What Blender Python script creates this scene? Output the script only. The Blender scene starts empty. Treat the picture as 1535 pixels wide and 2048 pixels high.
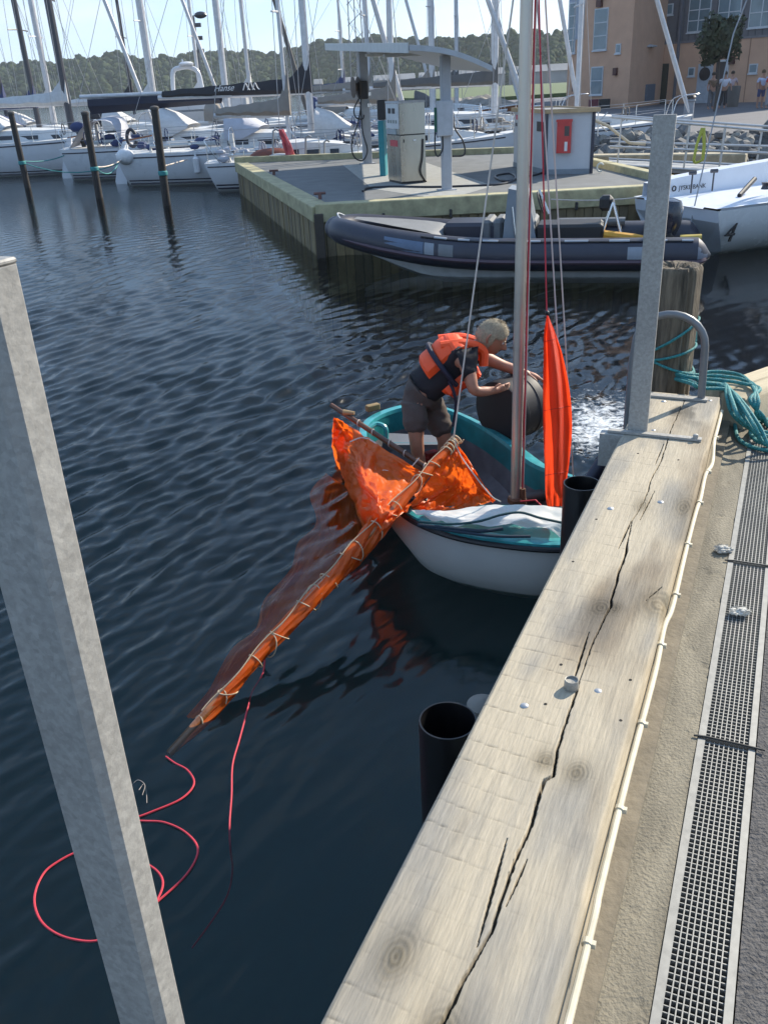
import bpy, math, random
import numpy as np
from mathutils import Vector, Matrix
random.seed(7); RNG = np.random.default_rng(7)
SC = bpy.context.scene; COL = SC.collection
# ------------------------------------------------------------------ camera
F, CX, CY, H = 1738.0, 767.5, 1024.0, 2.75
_V = (950-CX, 4550-CY); _d = math.hypot(*_V)
ROLL = math.atan2(_V[0], _V[1]); PITCH = math.atan2(F, _d)
FW = np.array([0, math.cos(PITCH), -math.sin(PITCH)])
_r0 = np.array([1.0, 0, 0]); _d0 = np.array([0, -math.sin(PITCH), -math.cos(PITCH)])
_c, _s = math.cos(ROLL), math.sin(ROLL)
IX = _c*_r0+_s*_d0; IY = -_s*_r0+_c*_d0
cam_d = bpy.data.cameras.new('camera'); cam = bpy.data.objects.new('camera', cam_d); COL.objects.link(cam)
cam_d.sensor_fit = 'VERTICAL'; cam_d.sensor_height = 24; cam_d.lens = 24*F/2048; cam_d.clip_start = .05; cam_d.clip_end = 6000
cam.matrix_world = Matrix(((IX[0], -IY[0], -FW[0], 0), (IX[1], -IY[1], -FW[1], 0), (IX[2], -IY[2], -FW[2], H), (0, 0, 0, 1)))
SC.camera = cam
# ------------------------------------------------------------------ sky, sun, exposure
SUN_EL = math.radians(33); SUN_H = np.array([.78, .626])
W = bpy.data.worlds.new('World'); SC.world = W; W.use_nodes = True
nt = W.node_tree; nt.nodes.clear()
N = nt.nodes.new; L = nt.links.new
wo = N('ShaderNodeOutputWorld'); bg = N('ShaderNodeBackground'); sky = N('ShaderNodeTexSky')
sky.sky_type = 'NISHITA'; sky.sun_disc = False; sky.sun_elevation = SUN_EL; sky.sun_rotation = math.atan2(SUN_H[0], SUN_H[1])
sky.air_density = 1.0; sky.dust_density = .35; sky.ozone_density = 1.0
tcw = N('ShaderNodeTexCoord'); mpw = N('ShaderNodeMapping'); mpw.inputs['Scale'].default_value = (1.2, 1.2, 5.5); mpw.inputs['Location'].default_value = (.35, .2, .1)
cn = N('ShaderNodeTexNoise'); cn.inputs['Scale'].default_value = 2.6; cn.inputs['Detail'].default_value = 7; cn.inputs['Roughness'].default_value = .52
cr = N('ShaderNodeValToRGB'); cr.color_ramp.elements[0].position = .47; cr.color_ramp.elements[1].position = .72
cm = N('ShaderNodeMixRGB'); cm.inputs['Color2'].default_value = (8.2, 8.4, 8.6, 1)
L(tcw.outputs['Generated'], mpw.inputs['Vector']); L(mpw.outputs[0], cn.inputs['Vector']); L(cn.outputs['Fac'], cr.inputs['Fac'])
cs = N('ShaderNodeMath'); cs.operation = 'MULTIPLY'; cs.inputs[1].default_value = .58
L(cr.outputs['Color'], cs.inputs[0]); L(cs.outputs[0], cm.inputs['Fac']); hs = N('ShaderNodeMixRGB'); hs.inputs['Fac'].default_value = .40; hs.inputs['Color2'].default_value = (4.2, 7.8, 13.8, 1); L(sky.outputs[0], hs.inputs['Color1']); L(hs.outputs[0], cm.inputs['Color1'])
L(cm.outputs[0], bg.inputs['Color']); bg.inputs['Strength'].default_value = .084; L(bg.outputs[0], wo.inputs['Surface'])
sl = bpy.data.lights.new('sun', 'SUN'); sun = bpy.data.objects.new('sun', sl); COL.objects.link(sun)
sl.energy = 5.0; sl.angle = math.radians(.5); sl.color = (1, .91, .76)
_sd = Vector((SUN_H[0]*math.cos(SUN_EL), SUN_H[1]*math.cos(SUN_EL), math.sin(SUN_EL)))
sun.rotation_euler = _sd.to_track_quat('Z', 'Y').to_euler(); sun.location = (20, 20, 30)
vs = SC.view_settings; vs.view_transform = 'Standard'; vs.look = 'None'; vs.gamma = 1; vs.use_curve_mapping = False; vs.exposure = .69
SC.cycles.max_bounces = 8; SC.cycles.transparent_max_bounces = 12; SC.cycles.use_denoising = True; SC.cycles.caustics_reflective = False; SC.cycles.caustics_refractive = False
SC.cycles.sample_clamp_indirect = 4

# ------------------------------------------------------------------ surveying helpers (photograph point -> place in the harbour)
def ray(px, py): return FW*F+IX*(px-CX)+IY*(py-CY)
def at(px, py, z):
    v = ray(px, py); return np.array([0, 0, H])+v*((z-H)/v[2])
def atY(px, py, Y):
    v = ray(px, py); return np.array([0, 0, H])+v*(Y/v[1])
UD = np.array([.422, .9066]); VD = np.array([.9066, -.422]); QB = np.array([-.15, .93])
def Q(u, v, z): p = QB+UD*u+VD*v; return (p[0], p[1], z)
UA = math.atan2(UD[1], UD[0])
# ------------------------------------------------------------------ numpy noise
_T = RNG.random((256, 256))
def vnoise(x, y):
    xi = np.floor(x).astype(int); yi = np.floor(y).astype(int); fx = x-xi; fy = y-yi
    fx = fx*fx*(3-2*fx); fy = fy*fy*(3-2*fy)
    a = _T[xi & 255, yi & 255]; b = _T[(xi+1) & 255, yi & 255]; c = _T[xi & 255, (yi+1) & 255]; d = _T[(xi+1) & 255, (yi+1) & 255]
    return (a*(1-fx)+b*fx)*(1-fy)+(c*(1-fx)+d*fx)*fy
def fbm(x, y, o=4):
    r = 0; a = .5; x = np.asarray(x, float); y = np.asarray(y, float)
    for i in range(o): r = r+a*vnoise(x+17*i, y+31*i); x = x*2.03; y = y*2.03; a *= .5
    return r
def sstep(a, b, x): t = np.clip((x-a)/(b-a), 0, 1); return t*t*(3-2*t)
# ------------------------------------------------------------------ materials
MATS = {}
def M(name, col, rough=.55, metal=0., var=.12, vs=6., bump=0., bs=40., transl=0., spang=0., vcol=False, spec=.5, stretch=None, col2=None, coat=0., alpha=1.):
    if name in MATS: return MATS[name]
    m = bpy.data.materials.new(name); m.use_nodes = True; nt = m.node_tree; nt.nodes.clear(); N = nt.nodes.new; L = nt.links.new
    out = N('ShaderNodeOutputMaterial'); p = N('ShaderNodeBsdfPrincipled')
    p.inputs['Roughness'].default_value = rough; p.inputs['Metallic'].default_value = metal; p.inputs['Specular IOR Level'].default_value = spec
    p.inputs['Coat Weight'].default_value = coat; p.inputs['Coat Roughness'].default_value = .1; p.inputs['Alpha'].default_value = alpha
    tc = N('ShaderNodeTexCoord'); mp = N('ShaderNodeMapping'); L(tc.outputs['Object'], mp.inputs['Vector'])
    if stretch: mp.inputs['Scale'].default_value = stretch
    n = N('ShaderNodeTexNoise'); n.inputs['Scale'].default_value = vs; n.inputs['Detail'].default_value = 6; n.inputs['Roughness'].default_value = .62; L(mp.outputs[0], n.inputs['Vector'])
    r = N('ShaderNodeMapRange'); r.inputs['From Min'].default_value = .3; r.inputs['From Max'].default_value = .7; L(n.outputs['Fac'], r.inputs['Value'])
    mx = N('ShaderNodeMixRGB'); L(r.outputs[0], mx.inputs['Fac'])
    c = np.array(col[:3]); c2 = np.array(col2) if col2 is not None else c*(1+var); c1 = c if col2 is not None else c*(1-var)
    mx.inputs['Color1'].default_value = (*c1, 1); mx.inputs['Color2'].default_value = (*np.clip(c2, 0, 1), 1)
    src = mx.outputs[0]
    if spang:
        vo = N('ShaderNodeTexVoronoi'); vo.inputs['Scale'].default_value = spang; L(mp.outputs[0], vo.inputs['Vector']); sb_ = N('ShaderNodeSeparateColor'); L(vo.outputs['Color'], sb_.inputs[0]); vr = N('ShaderNodeMapRange'); vr.inputs['To Min'].default_value = .90; vr.inputs['To Max'].default_value = 1.07; L(sb_.outputs[0], vr.inputs['Value'])
        n3 = N('ShaderNodeTexNoise'); n3.inputs['Scale'].default_value = 2.2; n3.inputs['Detail'].default_value = 8; L(mp.outputs[0], n3.inputs['Vector']); v3 = N('ShaderNodeMapRange'); v3.inputs['From Min'].default_value = .35; v3.inputs['From Max'].default_value = .65; v3.inputs['To Min'].default_value = .82; v3.inputs['To Max'].default_value = 1.08; L(n3.outputs['Fac'], v3.inputs['Value'])
        m3 = N('ShaderNodeMath'); m3.operation = 'MULTIPLY'; L(vr.outputs[0], m3.inputs[0]); L(v3.outputs[0], m3.inputs[1]); m4 = N('ShaderNodeMixRGB'); m4.blend_type = 'MULTIPLY'; m4.inputs['Fac'].default_value = 1; L(src, m4.inputs['Color1']); L(m3.outputs[0], m4.inputs['Color2']); src = m4.outputs[0]
    if vcol:
        a = N('ShaderNodeVertexColor'); a.layer_name = 'tone'; mm = N('ShaderNodeMixRGB'); mm.blend_type = 'MULTIPLY'; mm.inputs['Fac'].default_value = 1
        L(src, mm.inputs['Color1']); L(a.outputs['Color'], mm.inputs['Color2']); src = mm.outputs[0]
    L(src, p.inputs['Base Color'])
    if bump:
        n2 = N('ShaderNodeTexNoise'); n2.inputs['Scale'].default_value = bs; n2.inputs['Detail'].default_value = 5; L(mp.outputs[0], n2.inputs['Vector'])
        b = N('ShaderNodeBump'); b.inputs['Strength'].default_value = bump; b.inputs['Distance'].default_value = .01; L(n2.outputs['Fac'], b.inputs['Height']); L(b.outputs[0], p.inputs['Normal'])
    rr = N('ShaderNodeMapRange'); rr.inputs['To Min'].default_value = max(.03, rough-.08); rr.inputs['To Max'].default_value = min(1, rough+.1); L(n.outputs['Fac'], rr.inputs['Value']); L(rr.outputs[0], p.inputs['Roughness'])
    if transl:
        t = N('ShaderNodeBsdfTranslucent'); L(src, t.inputs['Color']); ms = N('ShaderNodeMixShader'); ms.inputs['Fac'].default_value = transl
        L(p.outputs[0], ms.inputs[1]); L(t.outputs[0], ms.inputs[2]); L(ms.outputs[0], out.inputs['Surface'])
    else: L(p.outputs[0], out.inputs['Surface'])
    MATS[name] = m; return m
# ------------------------------------------------------------------ mesh builder
def world_of(o):
    m = o.matrix_basis.copy()
    while o.parent is not None: o = o.parent; m = o.matrix_basis@m
    return m
class MB:
    def __init__(s): s.v = []; s.f = []; s.n = 0
    def add(s, vs, fs):
        b = s.n; s.v.extend([tuple(map(float, p)) for p in vs]); s.f.extend([tuple(i+b for i in f) for f in fs]); s.n += len(vs); return s
    def box(s, c, d, rz=0., bev=0., R=None):
        x, y, z = [k/2 for k in d]; b = min(bev, x*.9, y*.9, z*.9)
        if b <= 0:
            vs = [(-x,-y,-z),(x,-y,-z),(x,y,-z),(-x,y,-z),(-x,-y,z),(x,-y,z),(x,y,z),(-x,y,z)]
            fs = [(0,3,2,1),(4,5,6,7),(0,1,5,4),(1,2,6,5),(2,3,7,6),(3,0,4,7)]
        else:
            vs = []
            for zz, e in ((-z, b), (-z+b, 0), (z-b, 0), (z, b)):
                X, Y = x-e, y-e
                vs += [(-X+b*(e == 0), -Y, zz), (X-b*(e == 0), -Y, zz), (X, -Y+b*(e == 0), zz), (X, Y-b*(e == 0), zz), (X-b*(e == 0), Y, zz), (-X+b*(e == 0), Y, zz), (-X, Y-b*(e == 0), zz), (-X, -Y+b*(e == 0), zz)]
            fs = [tuple(range(7, -1, -1)), tuple(range(24, 32))]
            for r in range(3):
                for i in range(8): j = (i+1) % 8; fs.append((r*8+i, r*8+j, r*8+8+j, r*8+8+i))
        vs = np.array(vs)
        if R is not None: vs = vs@np.array(R).T
        elif rz: c_, s_ = math.cos(rz), math.sin(rz); vs = vs@np.array([[c_, s_, 0], [-s_, c_, 0], [0, 0, 1]])
        return s.add(vs+np.array(c), fs)
    def prism(s, poly, z0, z1):   # plan polygon extruded; counter-clockwise
        n = len(poly); vs = [(p[0], p[1], z0) for p in poly]+[(p[0], p[1], z1) for p in poly]
        return s.add(vs, [tuple(range(n-1, -1, -1)), tuple(range(n, 2*n))]+[(i, (i+1) % n, n+(i+1) % n, n+i) for i in range(n)])
    def tube(s, path, r, n=8, cap=True):
        P = [np.array(p, float) for p in path]; k = len(P); rs = r if hasattr(r, '__len__') else [r]*k
        T = []
        for i in range(k):
            t = P[min(i+1, k-1)]-P[max(i-1, 0)]; T.append(t/(np.linalg.norm(t)+1e-9))
        a = np.array([0, 0, 1.]) if abs(T[0][2]) < .9 else np.array([1., 0, 0])
        nrm = np.cross(T[0], a); nrm /= np.linalg.norm(nrm); vs = []
        for i in range(k):
            nrm = nrm-T[i]*(nrm@T[i]); nrm /= np.linalg.norm(nrm)+1e-9; bi = np.cross(T[i], nrm)
            for j in range(n):
                a = 2*math.pi*j/n; vs.append(P[i]+rs[i]*(math.cos(a)*nrm+math.sin(a)*bi))
        fs = [(i*n+j, i*n+(j+1) % n, (i+1)*n+(j+1) % n, (i+1)*n+j) for i in range(k-1) for j in range(n)]
        if cap: fs += [tuple(range(n-1, -1, -1)), tuple(range((k-1)*n, k*n))]
        return s.add(vs, fs)
    def lathe(s, prof, n=20, c=(0, 0, 0), axis=None):
        vs = []; k = len(prof)
        for r, z in prof:
            for j in range(n): a = 2*math.pi*j/n; vs.append((r*math.cos(a), r*math.sin(a), z))
        vs = np.array(vs)
        if axis is not None:
            q = Vector((0, 0, 1)).rotation_difference(Vector(axis)).to_matrix(); vs = vs@np.array(q).T
        fs = [(i*n+j, i*n+(j+1) % n, (i+1)*n+(j+1) % n, (i+1)*n+j) for i in range(k-1) for j in range(n)]
        if prof[0][0] > 1e-6: fs.append(tuple(range(n-1, -1, -1)))
        if prof[-1][0] > 1e-6: fs.append(tuple(range((k-1)*n, k*n)))
        return s.add(vs+np.array(c), fs)
    def ball(s, c, r, n=10, sc=(1, 1, 1)):
        pr = [(max(1e-7, math.sin(math.pi*i/n)), -math.cos(math.pi*i/n)) for i in range(n+1)]
        m = MB().lathe(pr, n*2); v = np.array(m.v)*np.array(sc)*r+np.array(c); return s.add(v, m.f)
    def grid(s, G, closed=False):
        G = np.asarray(G, float); a, b = G.shape[:2]
        fs = [(i*b+j, i*b+(j+1) % b, (i+1)*b+(j+1) % b, (i+1)*b+j) for i in range(a-1) for j in range(b if closed else b-1)]
        return s.add(G.reshape(-1, 3), fs)
    def build(s, name, mat, parent=None, smooth=False, world=True, solid=0.):
        me = bpy.data.meshes.new(name); v = np.array(s.v)
        if parent is not None and world:
            Mi = np.array(world_of(parent).inverted()); v = v@Mi[:3, :3].T+Mi[:3, 3]
        me.from_pydata(v.tolist(), [], s.f); me.update()
        if mat: me.materials.append(mat)
        if smooth: me.polygons.foreach_set('use_smooth', [True]*len(me.polygons)); auto_sharp(me)
        o = bpy.data.objects.new(name, me); COL.objects.link(o)
        if parent is not None: o.parent = parent
        if solid:
            md = o.modifiers.new('thick', 'SOLIDIFY'); md.thickness = solid; md.offset = 0
        return o
def auto_sharp(me, ang=34):
    try: me.set_sharp_from_angle(angle=math.radians(ang))
    except Exception: pass
def big_mesh(name, V, Fq, mat, parent=None, smooth=True, tone=None, attr=None):
    me = bpy.data.meshes.new(name); V = np.asarray(V, np.float32); Fq = np.asarray(Fq, np.int32)
    me.vertices.add(len(V)); me.vertices.foreach_set('co', V.ravel()); k = Fq.shape[1]
    me.loops.add(Fq.size); me.loops.foreach_set('vertex_index', Fq.ravel())
    me.polygons.add(len(Fq)); me.polygons.foreach_set('loop_start', np.arange(0, Fq.size, k, dtype=np.int32))
    if smooth: me.polygons.foreach_set('use_smooth', np.ones(len(Fq), bool))
    me.update(calc_edges=True)
    if tone is not None:
        ca = me.color_attributes.new('tone', 'FLOAT_COLOR', 'POINT'); ca.data.foreach_set('color', np.concatenate([tone, np.ones((len(V), 1))], 1).astype(np.float32).ravel())
    if attr:
        for kx, val in attr.items():
            a = me.attributes.new(kx, 'FLOAT', 'POINT'); a.data.foreach_set('value', np.asarray(val, np.float32))
    me.materials.append(mat); o = bpy.data.objects.new(name, me); COL.objects.link(o)
    if parent is not None: o.parent = parent
    return o
def gridfaces(a, b):
    i, j = np.meshgrid(np.arange(a-1), np.arange(b-1), indexing='ij'); q = (i*b+j).ravel()
    return np.stack([q, q+1, q+b+1, q+b], 1)
# ------------------------------------------------------------------ things
def tag(o, label=None, cat=None, group=None, kind=None):
    if label: o['label'] = label
    if cat: o['category'] = cat
    if group: o['group'] = group
    if kind: o['kind'] = kind
    return o
def thing(name, label, cat, loc=(0, 0, 0), rz=0., group=None):
    o = bpy.data.objects.new(name, None); COL.objects.link(o); o.empty_display_size = .1
    o.location = tuple(map(float, loc)); o.rotation_euler = (0, 0, rz); o.matrix_basis = Matrix.Translation(Vector(tuple(map(float, loc))))@Matrix.Rotation(rz, 4, 'Z')
    return tag(o, label, cat, group)
def struct(o): o['kind'] = 'structure'; return o
def copy_part(src, parent, mw=None):
    c = src.copy(); COL.objects.link(c); c.parent = parent
    if mw is not None: c.matrix_basis = mw
    return c
def copy_tree(root, loc, rz=0., label=None):
    r = root.copy(); COL.objects.link(r); r.location = loc; r.rotation_euler = (0, 0, rz)
    if label: r['label'] = label
    for ch in list(root.children):
        c = ch.copy(); COL.objects.link(c); c.parent = r
        for g in list(ch.children): d = g.copy(); COL.objects.link(d); d.parent = c
    return r
def catmull(P, n=8, closed=False):
    P = [np.array(p, float) for p in P]; k = len(P); out = []
    for i in range(k if closed else k-1):
        p0 = P[(i-1) % k] if closed or i > 0 else 2*P[0]-P[1]; p1 = P[i]; p2 = P[(i+1) % k]; p3 = P[(i+2) % k] if closed or i+2 < k else 2*P[k-1]-P[k-2]
        for t in np.linspace(0, 1, n, endpoint=False):
            out.append(.5*((2*p1)+(-p0+p2)*t+(2*p0-5*p1+4*p2-p3)*t*t+(-p0+3*p1-3*p2+p3)*t**3))
    if not closed: out.append(P[-1])
    return out
def patch(net, na=36, nb=36):   # net[row][col] of world points -> smooth grid
    rows = []
    for r in net:
        c = catmull(r, max(2, nb//(len(r)-1))); rows.append(c)
    nb2 = len(rows[0]); cols = [catmull([rows[i][j] for i in range(len(rows))], max(2, na//(len(rows)-1))) for j in range(nb2)]
    return np.array(cols).transpose(1, 0, 2)
def text_mesh(txt, size, name, mat, origin, xdir, ydir, parent=None, shear=0., depth=.002):
    cu = bpy.data.curves.new(name, 'FONT'); cu.body = txt; cu.size = size; cu.shear = shear; cu.extrude = depth; cu.align_x = 'LEFT'
    tmp = bpy.data.objects.new('tmp_text', cu); COL.objects.link(tmp)
    dg = bpy.context.evaluated_depsgraph_get(); me = bpy.data.meshes.new_from_object(tmp.evaluated_get(dg))
    bpy.data.objects.remove(tmp); bpy.data.curves.remove(cu)
    x = np.array(xdir, float); x /= np.linalg.norm(x); y = np.array(ydir, float); y = y-x*(x@y); y /= np.linalg.norm(y); z = np.cross(x, y)
    n = len(me.vertices); co = np.empty(n*3, np.float32); me.vertices.foreach_get('co', co); co = co.reshape(-1, 3)
    wv = co[:, :1]*x+co[:, 1:2]*y+co[:, 2:]*z+np.array(origin)
    if parent is not None: Mi = np.array(world_of(parent).inverted()); wv = wv@Mi[:3, :3].T+Mi[:3, 3]
    me.vertices.foreach_set('co', wv.astype(np.float32).ravel()); me.update(); me.materials.clear(); me.materials.append(mat)
    o = bpy.data.objects.new(name, me); COL.objects.link(o)
    if parent is not None: o.parent = parent
    return o
def skin_mesh(joints, edges, sub=2):
    """joints: list of (point, radius or (rx,ry)); grown into one continuous skin"""
    me = bpy.data.meshes.new('sk'); me.from_pydata([tuple(map(float, j[0])) for j in joints], edges, []); o = bpy.data.objects.new('sk', me); COL.objects.link(o)
    md = o.modifiers.new('skin', 'SKIN'); md.use_smooth_shade = True
    sv = me.skin_vertices[0] if len(me.skin_vertices) else None
    if sv is None:
        me.update(); bpy.context.view_layer.update(); sv = me.skin_vertices[0] if len(me.skin_vertices) else None
    if sv is None:
        me.attributes.new('skin', 'FLOAT', 'POINT')
    for i, j in enumerate(joints):
        r = j[1] if hasattr(j[1], '__len__') else (j[1], j[1]); sv.data[i].radius = r; sv.data[i].use_root = (i == 0)
    s = o.modifiers.new('sub', 'SUBSURF'); s.levels = sub; s.render_levels = sub
    dg = bpy.context.evaluated_depsgraph_get(); out = bpy.data.meshes.new_from_object(o.evaluated_get(dg)); bpy.data.objects.remove(o)
    out.polygons.foreach_set('use_smooth', [True]*len(out.polygons)); return out
def add_skin(name, joints, edges, mat, parent, sub=2, fold=0.):
    try:
        me = skin_mesh(joints, edges, sub)
        if fold:
            n = len(me.vertices); co = np.empty(n*3, np.float32); no = np.empty(n*3, np.float32); me.vertices.foreach_get('co', co); me.vertices.foreach_get('normal', no); co = co.reshape(-1, 3); no = no.reshape(-1, 3)
            w = np.abs(fbm(co[:, 0]*9+co[:, 2]*5+3, co[:, 2]*13+co[:, 1]*8, 3)-.47)*4-.55+.5*(np.abs(fbm(co[:, 0]*22+co[:, 1]*9, co[:, 2]*26-co[:, 0]*8, 2)-.4)*4-.6)
            me.vertices.foreach_set('co', (co+no*(fold*w)[:, None]).astype(np.float32).ravel()); me.update()
    except Exception as ex:
        print('skin failed', name, ex); m = MB()
        for a, b in edges:
            ra = joints[a][1]; rb = joints[b][1]; ra = ra if not hasattr(ra, '__len__') else ra[0]; rb = rb if not hasattr(rb, '__len__') else rb[0]
            m.tube([joints[a][0], joints[b][0]], [ra, rb], 12)
        return m.build(name, mat, parent, True)
    Mi = world_of(parent).inverted(); me.transform(Mi); me.materials.clear(); me.materials.append(mat)
    o = bpy.data.objects.new(name, me); COL.objects.link(o); o.parent = parent; return o

# ================================================================== WATER
def water():
    m = bpy.data.materials.new('harbour_water'); m.use_nodes = True; nt = m.node_tree; nt.nodes.clear(); N = nt.nodes.new; L = nt.links.new
    out = N('ShaderNodeOutputMaterial'); tr = N('ShaderNodeBsdfTransparent'); tr.inputs['Color'].default_value = (.74, .82, .82, 1)
    gl = N('ShaderNodeBsdfGlossy'); gl.inputs['Roughness'].default_value = .10; fr = N('ShaderNodeFresnel'); fr.inputs['IOR'].default_value = 1.34
    geo = N('ShaderNodeNewGeometry'); n1 = N('ShaderNodeTexNoise'); n1.inputs['Scale'].default_value = 9; n1.inputs['Detail'].default_value = 4
    mp = N('ShaderNodeMapping'); mp.inputs['Rotation'].default_value = (0, 0, -1.03); mp.inputs['Scale'].default_value = (.45, 1, 1); L(geo.outputs['Position'], mp.inputs['Vector']); L(mp.outputs[0], n1.inputs['Vector'])
    at_ = N('ShaderNodeAttribute'); at_.attribute_name = 'chop'
    b = N('ShaderNodeBump'); b.inputs['Distance'].default_value = .02; L(n1.outputs['Fac'], b.inputs['Height'])
    mu = N('ShaderNodeMath'); mu.operation = 'MULTIPLY'; mu.inputs[1].default_value = .32; L(at_.outputs['Fac'], mu.inputs[0]); L(mu.outputs[0], b.inputs['Strength'])
    L(b.outputs[0], gl.inputs['Normal']); L(b.outputs[0], fr.inputs['Normal'])
    mx = N('ShaderNodeMixShader'); L(fr.outputs[0], mx.inputs['Fac']); L(tr.outputs[0], mx.inputs[1]); L(gl.outputs[0], mx.inputs[2])
    fo = N('ShaderNodeAttribute'); fo.attribute_name = 'foam'; fn = N('ShaderNodeTexNoise'); fn.inputs['Scale'].default_value = 14; fn.inputs['Detail'].default_value = 8; fn.inputs['Roughness'].default_value = .72; fn.inputs['Distortion'].default_value = .6
    L(geo.outputs['Position'], fn.inputs['Vector']); ad = N('ShaderNodeMath'); ad.operation = 'ADD'; L(fn.outputs['Fac'], ad.inputs[0]); L(fo.outputs['Fac'], ad.inputs[1])
    rp = N('ShaderNodeMapRange'); rp.inputs['From Min'].default_value = .98; rp.inputs['From Max'].default_value = 1.24; L(ad.outputs[0], rp.inputs['Value'])
    df = N('ShaderNodeBsdfDiffuse'); df.inputs['Color'].default_value = (.75, .78, .8, 1); m2 = N('ShaderNodeMixShader'); L(rp.outputs[0], m2.inputs['Fac']); L(mx.outputs[0], m2.inputs[1]); L(df.outputs[0], m2.inputs[2])
    L(m2.outputs[0], out.inputs['Surface'])
    a = np.concatenate([[-60, -9, -2.5, -1.2], np.linspace(-.78, .66, 760), [1.1, 2.5, 9, 60]])
    yy = [.3]
    while yy[-1] < 55: yy.append(yy[-1]+max(.014, .0050*yy[-1]))
    y = np.concatenate([[-80, -15, -3], yy, [70, 100, 200, 600, 3000]])
    Y, A = np.meshgrid(y, a, indexing='ij'); X = A*(np.maximum(Y, 0)+2.)
    r = np.random.default_rng(3); h = np.zeros_like(X); base = math.atan2(-.51, .857)
    wx = X+.35*fbm(X*.5, Y*.5, 2); wy = Y+.35*fbm(X*.5+40, Y*.5+9, 2)
    dist = np.hypot(X, Y)
    for i in range(80):
        lam = .075*(.36/.075)**r.random(); th = base+r.normal(0, .25); k = 2*math.pi/lam
        amp = .0078*lam**.95*(.5+r.random()); ph = r.random()*6.28
        fade = sstep(lam*90, lam*45, dist)
        h += amp*fade*np.sin(k*(wx*math.cos(th)+wy*math.sin(th))+ph)
    h = h+3.*h*np.abs(h)
    v = (X-QB[0])*VD[0]+(Y-QB[1])*VD[1]; shel = .16+.84*sstep(-.3, -2.6, v)
    near = .28+.72*sstep(3.4, 7.0, Y); patchy = .55+.9*fbm(X*.22, Y*.22, 3)
    lee = 1-.6*np.exp(-(((X-1.5)/4.5)**2+((Y-13.2)/2.2)**2))
    far = sstep(60, 45, dist)
    chop = np.clip(shel*near*patchy*lee, 0, .98); h = h*chop*far
    fp = at(1195, 868, 0)
    e = ((X-fp[0])*.85-(Y-fp[1])*.2)**2/.55**2+((Y-fp[1])*.85)**2/.8**2
    foam = .47*np.exp(-e)+.30*np.exp(-(((X-fp[0]-.25)/1.1)**2+((Y-fp[1]-1.5)/1.6)**2)); h += .035*np.exp(-e)*(fbm(X*7, Y*7, 3)-.45)
    foam = foam*1.06-.5*sstep(.10, .02, foam)
    V = np.stack([X, Y, h], -1).reshape(-1, 3)
    o = big_mesh('water', V, gridfaces(len(y), len(a)), m, attr={'chop': chop.ravel()*sstep(400, 60, dist).ravel(), 'foam': foam.ravel()}); struct(o)
    sb = MB().add([(-300, -90, -9), (300, -90, -9), (300, 700, -9), (-300, 700, -9)], [(0, 1, 2, 3)]).build('seabed', M('silt', (.016, .042, .038), .9)); struct(sb)
water()

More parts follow.
